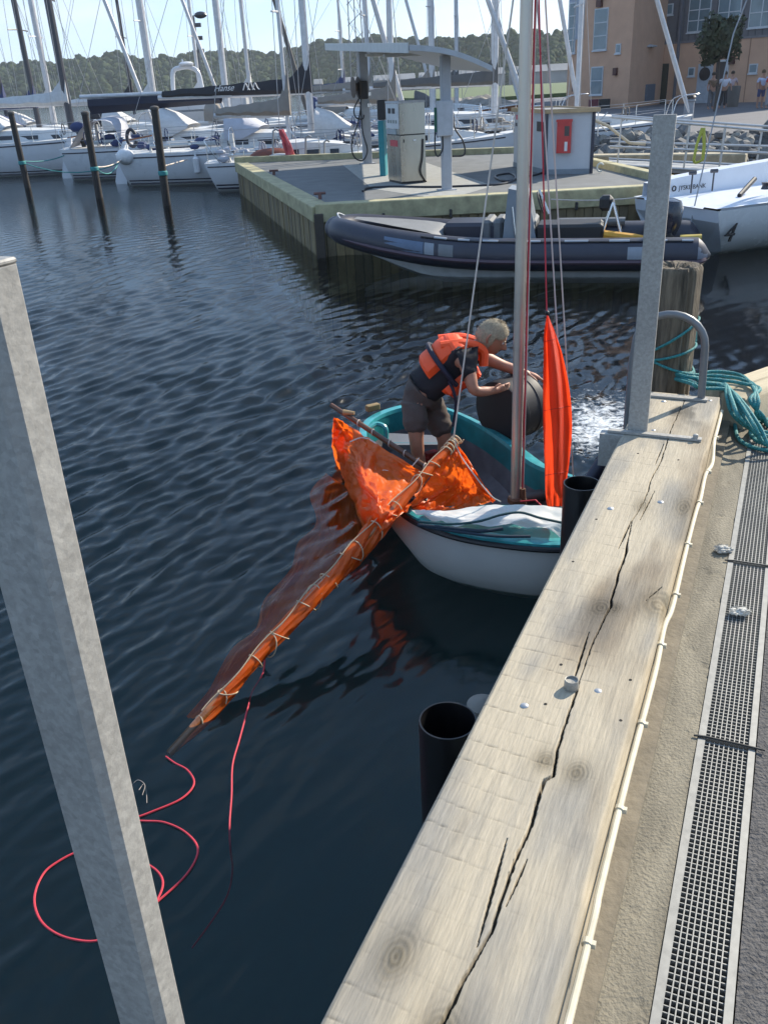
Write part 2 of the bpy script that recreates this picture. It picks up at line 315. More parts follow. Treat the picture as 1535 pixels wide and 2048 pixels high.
# ================================================================== QUAY
concrete = M('concrete', (.36, .32, .235), .85, var=.22, vs=9, bump=.35, bs=70)
concrete_d = M('concrete_dark', (.17, .145, .105), .85, var=.3, vs=12, bump=.3, bs=60)
asphalt = M('asphalt', (.085, .08, .077), .9, var=.35, vs=60, bump=1.0, bs=110)
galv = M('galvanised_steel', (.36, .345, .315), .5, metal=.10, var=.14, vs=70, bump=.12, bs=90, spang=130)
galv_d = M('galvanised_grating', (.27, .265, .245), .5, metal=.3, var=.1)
blackplastic = M('black_plastic', (.006, .006, .007), .32, var=.1)
rope_white = M('rope_white', (.62, .53, .45), .8, var=.15); rope_red = M('rope_red', (.5, .03, .045), .7); rope_teal = M('rope_teal', (.035, .22, .22), .7, var=.4, vs=60)
def timber_beam():
    s0, s1 = -1.6, 3.42; ds = .0042; s = np.arange(s0, s1, ds); t = np.linspace(0, .36, 210)
    S, Tt = np.meshgrid(s, t, indexing='ij'); z = np.full_like(S, 1.35)
    # main drying crack, jagged, with side splinters
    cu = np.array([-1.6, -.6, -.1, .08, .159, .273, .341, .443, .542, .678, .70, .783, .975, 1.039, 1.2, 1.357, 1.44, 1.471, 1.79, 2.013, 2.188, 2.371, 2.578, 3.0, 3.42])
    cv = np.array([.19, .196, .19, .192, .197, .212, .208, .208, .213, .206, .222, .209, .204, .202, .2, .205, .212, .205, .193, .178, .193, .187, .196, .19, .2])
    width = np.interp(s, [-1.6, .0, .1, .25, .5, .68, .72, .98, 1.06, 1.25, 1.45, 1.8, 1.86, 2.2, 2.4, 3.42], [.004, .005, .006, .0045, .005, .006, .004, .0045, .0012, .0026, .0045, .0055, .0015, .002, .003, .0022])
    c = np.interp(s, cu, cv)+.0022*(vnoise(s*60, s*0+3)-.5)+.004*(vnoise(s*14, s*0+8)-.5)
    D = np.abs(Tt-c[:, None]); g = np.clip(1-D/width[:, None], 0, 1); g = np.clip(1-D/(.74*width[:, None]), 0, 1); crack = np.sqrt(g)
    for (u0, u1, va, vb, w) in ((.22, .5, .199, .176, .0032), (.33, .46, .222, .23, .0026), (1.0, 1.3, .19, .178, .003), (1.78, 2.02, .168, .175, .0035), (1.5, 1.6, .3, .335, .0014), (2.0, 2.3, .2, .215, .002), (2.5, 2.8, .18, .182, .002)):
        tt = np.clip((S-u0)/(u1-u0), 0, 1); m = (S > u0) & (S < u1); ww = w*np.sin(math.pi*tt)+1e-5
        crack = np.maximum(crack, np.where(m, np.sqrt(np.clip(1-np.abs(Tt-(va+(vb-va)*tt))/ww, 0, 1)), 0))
    z -= .05*crack
    z += .0016*(fbm(S*3, Tt*60, 4)-.5)+.004*(fbm(S*2, Tt*6, 3)-.5)
    # saw marks
    sv = S+.1*Tt+.016*(fbm(S*1.5+5, Tt*9, 3)-.5); ph = sv/.066+.35*vnoise(S*4, S*0+1); fr_ = np.abs((ph % 1)-.5)*.066
    on = (.25+.75*sstep(.3, .5, fbm(np.floor(ph)*7.7, Tt*3.5, 2)))*(1-.85*sstep(.20, .30, Tt+.1*vnoise(np.floor(ph)*3.3, Tt*0))); saw = np.clip(1-fr_/.0026, 0, 1)*on*(.45+.55*vnoise(S*70, Tt*70))
    z -= .0016*saw
    kn = ((.739, .194, .03, .022), (.727, .268, .034, .024), (1.42, .184, .045, .028), (1.49, .34, .07, .05), (.16, .07, .05, .028), (2.141, .19, .05, .02), (.05, .19, .05, .03), (2.17, .33, .08, .03), (1.43, .225, .03, .02))
    dark = np.zeros_like(S); ring = np.zeros_like(S)
    for u, vv, a, b in kn:
        q = np.sqrt(((S-u)/a)**2+((Tt-vv)/b)**2)+.25*(fbm(S*40, Tt*40, 2)-.5)
        dark = np.maximum(dark, np.exp(-q*q*.8)*.36+np.exp(-(q/2.4)**2)*.2); ring += np.where(q < 1.6, .5+.5*np.sin(q*19+5*fbm(S*30, Tt*30, 2)), 0)*np.exp(-q*q*.7)*.32; z -= .0015*np.exp(-q*q)*(.5+.5*np.sin(q*16))
    z -= .02*np.exp(-(((S-1.52)/.03)**2+((Tt-.36)/.02)**2))
    e = np.minimum(Tt, .36-Tt); z -= np.where(e < .008, (.008-e)*.8, 0)+.012*sstep(.345, .36, Tt)*sstep(.45, .62, fbm(S*3, S*0+2, 3))
    V = np.stack([QB[0]+UD[0]*S+VD[0]*Tt, QB[1]+UD[1]*S+VD[1]*Tt, z], -1)
    grain = fbm(S*9, Tt*210+2*fbm(S*2, Tt*8, 2), 4); blot = fbm(S*2.2+3, Tt*7, 4); fine = fbm(S*40, Tt*500, 2)
    base = np.array([.42, .360, .265]); grey = np.array([.275, .252, .212])
    w = sstep(.35, .66, blot)[..., None]; tone = base*(1-w)+grey*w
    tone = tone*(.84+.32*grain)[..., None]*(.86+.28*fine)[..., None]
    st = sstep(.5, .72, fbm(S*1.4+9, Tt*5+4, 4))[..., None]; tone = tone*(1-.50*st*np.array([.85, .93, 1.]))
    tone *= (1-.85*np.clip(dark*1.1+ring*.6, 0, .8)[..., None]*np.array([.9, .93, 1.])); tone *= (1-.55*saw[..., None]); tone *= (1-.45*crack[..., None])  # knots and saw lines; crack interiors get painted shade on top of their depth
    wet = sstep(.42, .6, fbm(S*6, Tt*9+7, 3))*np.exp(-(((S-3.16)/.16)**2)-((Tt-.16)/.17)**2*.6); tone *= (1-.72*np.clip(wet, 0, 1)[..., None])
    sunlit_edge = sstep(.335, .358, Tt)[..., None]; tone = tone*(1-sunlit_edge*np.array([-.08, -.04, .04]))  # inner edge stripe tinted lighter, sunlight on the chamfer painted into the tone
    nS, nT = S.shape; side = []
    Vs = [np.concatenate([V[:, :1]*1, V, V[:, -1:]*1], 1)]; VV = Vs[0]; VV[:, 0, 2] = .98; VV[:, -1, 2] = 1.1
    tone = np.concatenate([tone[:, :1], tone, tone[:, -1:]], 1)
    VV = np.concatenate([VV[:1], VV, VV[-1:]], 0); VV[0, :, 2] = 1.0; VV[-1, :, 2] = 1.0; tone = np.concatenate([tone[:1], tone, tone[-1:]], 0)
    th = thing('timber_beam', 'long weathered squared timber along the quay edge, split down its middle', 'timber', Q(0, 0, 1.1), UA)
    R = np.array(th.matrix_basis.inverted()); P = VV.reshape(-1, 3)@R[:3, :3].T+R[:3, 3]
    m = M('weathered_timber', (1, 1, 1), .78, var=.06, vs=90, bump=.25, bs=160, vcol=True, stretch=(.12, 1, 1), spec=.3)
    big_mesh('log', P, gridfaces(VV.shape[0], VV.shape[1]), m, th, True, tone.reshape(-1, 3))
    dk = M('bolt_hole', (.01, .008, .006), .9); bl = M('zinc_bolt', (.42, .42, .42), .35, metal=.5, var=.2, vs=60)
    for u, v in ((1.109, .142), (.936, .144), (1.105, .322), (.938, .327), (1.98, .06), (1.66, .05), (2.62, .1), (2.6, .26)):
        r = .0042; MB().lathe([(r, 0), (r*.95, .0012), (1e-6, .0006)], 10, Q(u, v, 1.3498)).build('bolt_hole', dk, th, True)
    for u, v, r in ((.913, .097, .011), (1.032, .254, .011), (2.08, .09, .012), (2.188, .248, .012), (2.9, .12, .01), (3.29, .11, .012), (3.36, .31, .01)):
        MB().lathe([(r, 0), (r*.97, r*.2), (r*.75, r*.42), (r*.4, r*.54), (1e-6, r*.58)], 14, Q(u, v, 1.348)).build('bolt_head', bl, th, True)
timber_beam()
# second timber round the corner
def beam2():
    a = at(1404, 775, 1.35)[:2]; d = np.array([.83, .558]); n = np.array([.558, -.83]); L_ = 3.2; wv = .24
    th = thing('timber_beam', 'weathered quay timber running off to the right beyond the coil of teal rope', 'timber', (a[0], a[1], 1.1))
    s = np.linspace(0, L_, 300); t = np.linspace(0, wv, 40); S, T = np.meshgrid(s, t, indexing='ij')
    z = 1.35+.002*(fbm(S*3, T*60, 3)-.5)-np.where(np.minimum(T, wv-T) < .01, .008, 0)-.02*np.clip(1-np.abs(T-.1-.012*np.sin(S*3))/.005, 0, 1)
    V = np.stack([a[0]+d[0]*S+n[0]*T, a[1]+d[1]*S+n[1]*T, z], -1); tone = (np.array([.5, .42, .285])*(.75+.5*fbm(S*6, T*160, 4))[..., None])*(1-.35*sstep(.45, .7, fbm(S*2, T*6, 3)))[..., None]
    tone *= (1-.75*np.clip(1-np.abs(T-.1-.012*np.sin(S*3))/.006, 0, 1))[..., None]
    V = np.concatenate([V[:, :1], V, V[:, -1:]], 1); V[:, 0, 2] = .95; V[:, -1, 2] = .95; tone = np.concatenate([tone[:, :1], tone, tone[:, -1:]], 1)
    V = np.concatenate([V[:1], V, V[-1:]], 0); V[0, :, 2] = .95; V[-1, :, 2] = .95; tone = np.concatenate([tone[:1], tone, tone[-1:]], 0)
    P = V.reshape(-1, 3)-np.array([a[0], a[1], 1.1]); big_mesh('log', P, gridfaces(*V.shape[:2]), MATS['weathered_timber'], th, True, tone.reshape(-1, 3))
beam2()
# concrete edge strip, quay wall and asphalt
def quay():
    a_ = at(1404, 775, 1.35)[:2]+np.array([.558, -.83])*.14; ua, va = (a_-QB)@UD, (a_-QB)@VD; umax = lambda v: ua+(v-va)*.856/.517
    g = lambda poly, z0, z1, nm, m: struct(MB().prism([Q(u, v, 0)[:2] for u, v in poly][::-1], z0, z1).build(nm, m))
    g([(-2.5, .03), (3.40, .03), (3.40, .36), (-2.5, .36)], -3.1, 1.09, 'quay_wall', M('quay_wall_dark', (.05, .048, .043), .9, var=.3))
    g([(-2.5, .36), (3.46, .36), (3.46, .408), (-2.5, .408)], -1, 1.222, 'kerb_strip', concrete_d)
    s = np.arange(-2, 4.6, .012); t = np.linspace(.408, .499, 14); S, T = np.meshgrid(s, t, indexing='ij'); S = np.minimum(S, umax(T))
    z = 1.2+.005*(fbm(S*9, T*30, 4)-.5)-.004*sstep(.56, .66, fbm(S*38, T*38, 2))-.006*np.clip(1-np.abs(((S+.18*T+.03*fbm(S*2, T*9, 3)) % .47)-.2)/.004, 0, 1)*sstep(.42, .55, fbm(S*1.3, T*4, 2))
    V = np.stack([QB[0]+UD[0]*S+VD[0]*T, QB[1]+UD[1]*S+VD[1]*T, z], -1); tn = (np.array([.37, .325, .235])*(.62+.7*fbm(S*5, T*22, 5))[..., None])*(1-.4*sstep(.45, .7, fbm(S*1.6+4, T*7, 3)))[..., None]
    o = big_mesh('concrete_edge', V.reshape(-1, 3), gridfaces(*S.shape), M('concrete_tone', (.56, .565, .58), .88, var=.12, vs=60, bump=.5, bs=120, vcol=True), None, True, tn.reshape(-1, 3)); struct(o)
    g([(-2, .41), (umax(.41), .41), (umax(.505), .505), (-2, .505)], -1, 1.19, 'concrete_footing', concrete_d)
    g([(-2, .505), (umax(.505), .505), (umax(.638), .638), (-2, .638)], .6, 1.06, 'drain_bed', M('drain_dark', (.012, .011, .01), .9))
    s = np.concatenate([np.arange(-2, 4.6, .02), [5, 7]]); t = np.concatenate([np.linspace(.641, 1.3, 44), [2, 3, 5]]); S, T = np.meshgrid(s, t, indexing='ij'); S = np.minimum(S, umax(T))
    z = 1.2+.012*(fbm(S*34, T*34, 4)-.5); V = np.stack([QB[0]+UD[0]*S+VD[0]*T, QB[1]+UD[1]*S+VD[1]*T, z], -1)
    o = big_mesh('quay_pavement', V.reshape(-1, 3), gridfaces(*S.shape), asphalt, None, True); struct(o)
    MB().prism([Q(u, v, 0)[:2] for u, v in ((-2, .645), (umax(.645), .645), (7, va+(7-ua)*.517/.856), (7, 5), (-2, 5))][::-1], -1, 1.18).build('quay_base', concrete_d)['kind'] = 'structure'
    a = at(1404, 775, 1.35)[:2]; d = np.array([.83, .558]); n = np.array([.558, -.83])
    q = [a+n*.04-d*.0, a+n*.04+d*3.2, a+n*.26+d*3.2, a+n*.26]
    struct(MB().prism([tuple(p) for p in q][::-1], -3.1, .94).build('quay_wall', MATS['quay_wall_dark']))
quay()
def grates():
    bar = None; k = 0
    labs = ['galvanised drain grating with a white tuft of down lying on it', 'nearest galvanised drain grating beside the asphalt', 'galvanised drain grating running under the teal rope coil', 'far end drain grating beyond the rope coil']
    spans = [(1.131, 2.09, 0), (-.9, 1.121, 1), (2.1, 3.06, 2), (3.07, 3.55, 3)]
    for u0, u1, li in spans:
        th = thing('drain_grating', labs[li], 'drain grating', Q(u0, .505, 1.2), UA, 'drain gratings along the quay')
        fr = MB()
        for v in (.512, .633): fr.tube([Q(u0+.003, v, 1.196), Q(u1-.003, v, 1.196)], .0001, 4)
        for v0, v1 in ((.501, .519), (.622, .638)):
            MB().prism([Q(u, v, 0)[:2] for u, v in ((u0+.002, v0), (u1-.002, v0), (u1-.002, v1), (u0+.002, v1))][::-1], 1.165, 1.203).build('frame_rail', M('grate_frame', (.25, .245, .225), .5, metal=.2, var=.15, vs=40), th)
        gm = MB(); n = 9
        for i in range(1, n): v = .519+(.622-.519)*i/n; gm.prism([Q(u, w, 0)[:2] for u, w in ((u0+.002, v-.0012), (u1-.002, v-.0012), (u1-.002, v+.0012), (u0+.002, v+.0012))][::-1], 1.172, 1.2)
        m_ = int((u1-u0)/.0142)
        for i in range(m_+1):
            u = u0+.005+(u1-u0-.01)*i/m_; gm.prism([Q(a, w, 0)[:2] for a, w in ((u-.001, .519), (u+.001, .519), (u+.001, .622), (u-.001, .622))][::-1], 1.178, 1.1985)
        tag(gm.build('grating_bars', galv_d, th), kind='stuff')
    wire = M('dark_wire', (.02, .02, .018), .6)
    for u in (1.126, 2.095): tag(MB().tube([Q(u-.004, .49, 1.206), Q(u, .52, 1.207), Q(u, .6, 1.207), Q(u-.003, .66, 1.208)], .0028, 6).build('tie_wire', wire), 'thin dark wire tied across the drain at the %s joint' % ('nearer' if u < 2 else 'farther'), 'wire')
grates()
def conduit():
    th = thing('cable_conduit', 'cream plastic conduit clipped along the inner side of the split timber', 'conduit', Q(0, .37, 1.3), UA)
    pts = [(-1.5, .381, 1.325), (.2, .378, 1.325), (.464, .374, 1.324), (.8, .371, 1.322), (1.2, .372, 1.318), (1.42, .366, 1.322), (1.55, .373, 1.314), (1.9, .37, 1.318), (2.2, .37, 1.318), (2.34, .373, 1.312), (2.55, .37, 1.318), (2.72, .382, 1.30), (2.9, .371, 1.325), (3.05, .371, 1.325), (3.3, .37, 1.325)]
    cm_ = M('cream_plastic', (.56, .50, .37), .5, var=.14, vs=20); MB().tube(catmull([Q(*p) for p in pts], 6), .0075, 10).build('pipe', cm_, th, True)
    for u in (.33, .68, .98, 1.33, 1.62, 1.95, 2.3, 2.6, 2.95):
        i = np.interp(u, [p[0] for p in pts], range(len(pts))); k = int(i); w = i-k; p = np.array(pts[k])*(1-w)+np.array(pts[min(k+1, len(pts)-1)])*w
        MB().tube([Q(u-.006, p[1], p[2]), Q(u+.006, p[1], p[2])], .0105, 10).box(Q(u, p[1]+.011, p[2]), (.01, .009, .012), UA).build('clip', cm_, th)
conduit()
def posts():
    # big channel posts standing on the quay edge
    for nm, C, w, l, z0, z1, lab in (('l', None, .094, .054, -.3, 2.615, 'tall galvanised steel post close by, mottled and sunlit on its narrow side'), ('r', None, .082, .022, 1.2, 2.6, 'tall galvanised steel post with a base plate bolted on the split timber')):
        if nm == 'l': c = atY(320, 2048, .8)[:2]
        else: c = at(1292, 868, 1.35)[:2]
        A = c-VD*w; th = thing('steel_post', lab, 'post', (c[0], c[1], z0), UA)
        m = MB(); bev = .011 if nm == 'l' else .004
        pts = [A, c, c+UD*l, A+UD*l]; pr = []
        for i in range(4):
            p = pts[i]; a = pts[i-1]; b = pts[(i+1) % 4]; pr.append(tuple(p+(a-p)/np.linalg.norm(a-p)*bev)); pr.append(tuple(p+(b-p)/np.linalg.norm(b-p)*bev))
        if MB and (np.cross(pts[1]-pts[0], pts[2]-pts[1]) < 0): pr = pr[::-1]
        m.prism(pr, z0, z1)
        if nm == 'l': m.v = [(x+VD[0]*.0085*(z-1.3), y+VD[1]*.0085*(z-1.3), z) for x, y, z in m.v]
        m.build('shaft', galv, th)
        if nm == 'r':
            p = c-VD*.12+UD*.0; 
            m = MB(); m.prism([tuple(c+VD*v+UD*u) for u, v in ((-.032, -.16), (-.032, .225), (-.004, .225), (-.004, -.16))][::-1], 1.352, 1.362)
            m.prism([tuple(c+VD*v+UD*u) for u, v in ((-.05, -.19), (-.05, -.092), (-.002, -.092), (-.002, -.19))][::-1], 1.2, 1.349); m.build('base_plate', galv, th)
            MB().lathe([(.012, 0), (.012, .012), (.009, .016), (1e-6, .018)], 6, tuple(c+VD*.2-UD*.018)+(1.362,)).build('bolt', galv, th)
        else:
            MB().box((c[0]-VD[0]*(w/2-.011)+UD[0]*l/2, c[1]-VD[1]*(w/2-.011)+UD[1]*l/2, z1+.003), (l*.9, w*.9, .006), UA, .002).build('cap_plate', galv, th)
    th = thing('ladder_rail', 'grey tubular hand rail arching over the quay timber beside the log pile', 'hand rail', Q(3.36, .27, 1.35), UA)
    m = MB(); u = 3.36
    path = [(u, .27, 1.352), (u, .266, 1.46), (u, .262, 1.56)]+[(u, .105+.155*math.cos(a), 1.60+.145*math.sin(a)) for a in np.linspace(.05, math.pi, 14)]+[(u, -.058, 1.5), (u, -.058, .9)]
    m.tube([Q(*p) for p in path], .0175, 12); m.build('tube', M('grey_tube', (.17, .175, .18), .42, metal=.3), th, True)
    MB().prism([Q(a, b, 0)[:2] for a, b in ((u-.03, -.04), (u+.01, -.04), (u+.01, .3), (u-.03, .3))][::-1], 1.352, 1.361).build('foot_bar', galv, th)
posts()
def piles():
    for px, py, z, lab, R_ in ((895, 1440, 1.13, 'black plastic fender pipe close below the timber, open at the top', .083), (1163, 966, 1.1, 'black plastic fender pipe standing between the white dinghy and the quay', .083)):
        p = at(px, py, z); th = thing('fender_pipe', lab, 'fender pipe', (p[0], p[1], -.5), 0, 'fender pipes along the quay wall')
        MB().lathe([(R_, -1), (R_, 0), (R_, z-.006), (R_*.985, z), (R_*.93, z), (R_*.91, z-.006), (R_*.91, .2)], 40, (p[0], p[1], 0)).build('pipe', blackplastic, th, True)
        MB().lathe([(R_*.9, .25), (1e-6, .25)], 24, (p[0], p[1], 0)).build('plug', M('dark_inside', (.004, .004, .004), .9), th)
    p = at(1190, 945, 1.0); q = at(1214, 908, 1.08)
    th = thing('fender_roll', 'slim dark fender with a lime green end beside the farther fender pipe', 'fender', (p[0], p[1], .6))
    MB().tube(catmull([p+(p-q)*1.2, p, q], 5), .034, 14).build('body', M('navy_rubber', (.012, .013, .03), .5), th, True); d_ = (q-p)/np.linalg.norm(q-p)
    MB().tube([q, q+d_*.018], [.0345, .03], 14).build('end_cap', M('lime_plastic', (.22, .42, .02), .5), th, True)
    # pale cap of a pipe right behind the near one
    p = at(965, 1400, 1.0); th = thing('fender_pipe', 'grey topped fender pipe half hidden behind the nearest black pipe', 'fender pipe', (p[0], p[1], -.5), 0, 'fender pipes along the quay wall')
    MB().lathe([(.055, -1.), (.055, .95), (.05, .985), (.03, 1.0), (1e-6, 1.005)], 24, (p[0], p[1], 0)).build('pipe', M('grey_cap', (.18, .17, .15), .7), th, True)
    # log pile
    p = atY(1352, 527, 4.28); z1 = p[2]; th = thing('mooring_pile', 'thick weathered log pile with a split top, teal rope tied round it', 'mooring pile', (p[0], p[1], 0))
    n = 48; rings = []; zz = np.concatenate([np.linspace(-1.5, .9, 8), np.linspace(1.0, z1-.02, 40), [z1-.006]])
    for z in zz:
        a = np.linspace(0, 2*math.pi, n, endpoint=False); rr = .122*(1+.05*(fbm(a*3+5, z*.7+a*0, 3)-.5)+.09*(vnoise(a*5, z*.5+a*0)-.5)) - .012*np.clip(np.sin(a*9+3*fbm(a*2, z*.6+a*0, 2)), 0, 1)**6
        if z > z1-.01: rr = rr*.93
        rings.append(np.stack([p[0]+rr*np.cos(a), p[1]+rr*np.sin(a), np.full(n, z)], -1))
    m = MB().grid(np.array(rings), closed=True); k = m.n; top = np.array(rings[-1]); vs = [tuple(top.mean(0)+np.array([0, 0, -.03]))]
    mid = (top*.55+top.mean(0)*.45); mid[:, 2] = z1-.004-.025*RNG.random(n); m.grid(np.array([top, mid]), closed=True); m.add(list(mid)+vs, [(i, (i+1) % n, n) for i in range(n)])
    m.build('trunk', M('pile_wood', (.125, .10, .07), .92, var=.7, vs=9, bump=1.0, bs=30, stretch=(4, 4, .45)), th, True)
    mm = MB(); r_ = .132
    for z, tilt in ((1.47, .12), (1.42, -.16), (1.55, .3)):
        mm.tube([(p[0]+r_*math.cos(a), p[1]+r_*math.sin(a), z+tilt*.3*math.cos(a+.3)) for a in np.linspace(0, 2*math.pi, 28)], .0065, 8)
    return p, mm
PILE, _rp = piles()
def teal_rope():
    th = thing('mooring_rope', 'teal mooring rope tied round the log pile and coiled over the quay corner', 'rope', Q(3.4, .3, 1.35))
    m = MB(); m.v, m.f, m.n = _rp.v, _rp.f, _rp.n
    def run(pts, r=.0095):
        P = catmull(pts, 10); m.tube(P, r, 8)
    A = lambda x, y, z: at(x, y, z)
    run([A(1310, 712, 1.37), A(1345, 709, 1.42), A(1378, 697, 1.47), A(1386, 690, 1.48)]); run([A(1340, 655, 1.58), A(1365, 678, 1.52), A(1386, 694, 1.47), A(1390, 660, 1.55)])
    run([A(1345, 740, 1.38), A(1368, 722, 1.40), A(1382, 735, 1.38), A(1384, 748, 1.365), A(1365, 752, 1.362), A(1335, 742, 1.365)])
    random.seed(5)
    for k in range(5):
        o = k*8-14; e = k*13-6
        run([A(1326+k*6, 738+k*(3 if k % 2 else 5), 1.365+.012*(k % 2)), A(1368+k*4, 748+k*5-8*(k == 2), 1.366+.014*((k+1) % 3)), A(1412-k*3, 752+k*6, 1.366+.01*(k % 3)), A(1450+o*.3, 764+k*4, 1.366), A(1468+o*1.1, 794+k*4, 1.362+.01*(k % 2)), A(1488+o*1.7, 832+e*.5, 1.31+.02*(k % 2)), A(1520+o*(1.4-.5*(k % 2)), 862+e*.8, 1.235), A(1560+e, 872+e*.6, 1.21), A(1600, 880+e, 1.21)])
    for k in range(3):
        run([A(1396, 748+k*5, 1.372), A(1430, 743+k*8, 1.378), A(1476+k*5, 749+k*9, 1.374), A(1500+k*9, 768+k*5, 1.37), A(1515-k*8, 800, 1.365), A(1512+k*6, 832, 1.29), A(1540, 842+k*6, 1.212), A(1600, 846+k*4, 1.212)])
    run([A(1468, 830, 1.212), A(1470, 862, 1.212), A(1478, 880, 1.212), A(1500, 893, 1.212), A(1540, 902, 1.212), A(1600, 905, 1.212)]); run([A(1590, 860, 1.222), A(1540, 838, 1.222), A(1500, 860, 1.222), A(1520, 885, 1.222), A(1590, 890, 1.222)])
    m.build('strand', M('rope_teal2', (.03, .2, .2), .7, var=.6, vs=120, bump=.6, bs=150), th, True)
teal_rope()
def small_bits():
    # upside-down shell of a cut bollard cup, tufts of down, twig
    p = Q(1.02, .189, 1.35); th = thing('metal_cup', 'small dull grey metal cup standing on the split timber between bolts', 'cup', p)
    MB().lathe([(.017, 0), (.0185, .004), (.0182, .022), (.0165, .0275), (.015, .027), (.0145, .022), (1e-6, .0205)], 22, p).build('body', M('dull_zinc', (.30, .29, .26), .55, metal=.3, var=.25, vs=60), th, True)
    dn = M('white_down', (.48, .46, .41), .95, var=.1)
    for (u, v, z, lab, r) in ((2.16, .482, 1.203, 'grey white tuft of down lying on the concrete edge', .028), (1.756, .561, 1.203, 'cream tuft of down lying on the drain grating', .026)):
        q = Q(u, v, z); b = MB(); rr = random.Random(int(u*100))
        for i in range(46):
            a = rr.random()*6.28; e = rr.random()**.7*r; b.ball((q[0]+math.cos(a)*e, q[1]+math.sin(a)*e*.75, z+.004+rr.random()*.02*(1-e/r*.7)), .003+rr.random()*.0045, 4, (1+rr.random(), 1, .8))
        for i in range(60):
            a = rr.random()*6.28; e = r*(.6+.6*rr.random()); s_ = np.array([q[0]+math.cos(a)*e*.6, q[1]+math.sin(a)*e*.5, z+.01]); b.tube([s_, s_+np.array([math.cos(a)*.012, math.sin(a)*.012, .008*rr.random()]), s_+np.array([math.cos(a+.5)*.02, math.sin(a+.5)*.018, .0])], [.0012, .0009, .0003], 4)
        tag(b.build('down_tuft', dn, None, True), lab, 'down tuft')
small_bits()

# ================================================================== DINGHY
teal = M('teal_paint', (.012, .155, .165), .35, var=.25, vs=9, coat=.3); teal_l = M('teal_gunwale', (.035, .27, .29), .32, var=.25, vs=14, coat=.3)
white_hull = M('white_gelcoat', (.6, .59, .56), .3, var=.05, vs=3, coat=.3)
greyin = M('grey_interior', (.10, .095, .105), .65, var=.35, vs=7); black_rub = M('black_rubber', (.012, .012, .014), .5)
varn = M('varnished_spar', (.33, .115, .03), .28, var=.35, vs=5, stretch=(3, 3, .6), coat=.5); varn_d = M('dark_spar', (.10, .04, .018), .4, var=.3, vs=7)
SAILC = (.84, .15, .014)
sailm = M('orange_sailcloth', SAILC, .38, var=.10, vs=5, bump=.25, bs=26, transl=.5)
alu = M('mast_aluminium', (.50, .46, .40), .32, metal=.65, var=.08, vs=3)
OUT = [(.10, 4.72), (.26, 4.50), (.53, 4.33), (.96, 4.20), (1.2, 4.32), (1.36, 4.62), (1.27, 5.02), (1.08, 5.28), (.92, 5.76), (.72, 6.22), (.47, 6.58), (.24, 6.64), (.0, 6.48), (-.13, 6.2), (-.13, 5.7), (-.05, 5.15)]
GZ = .42
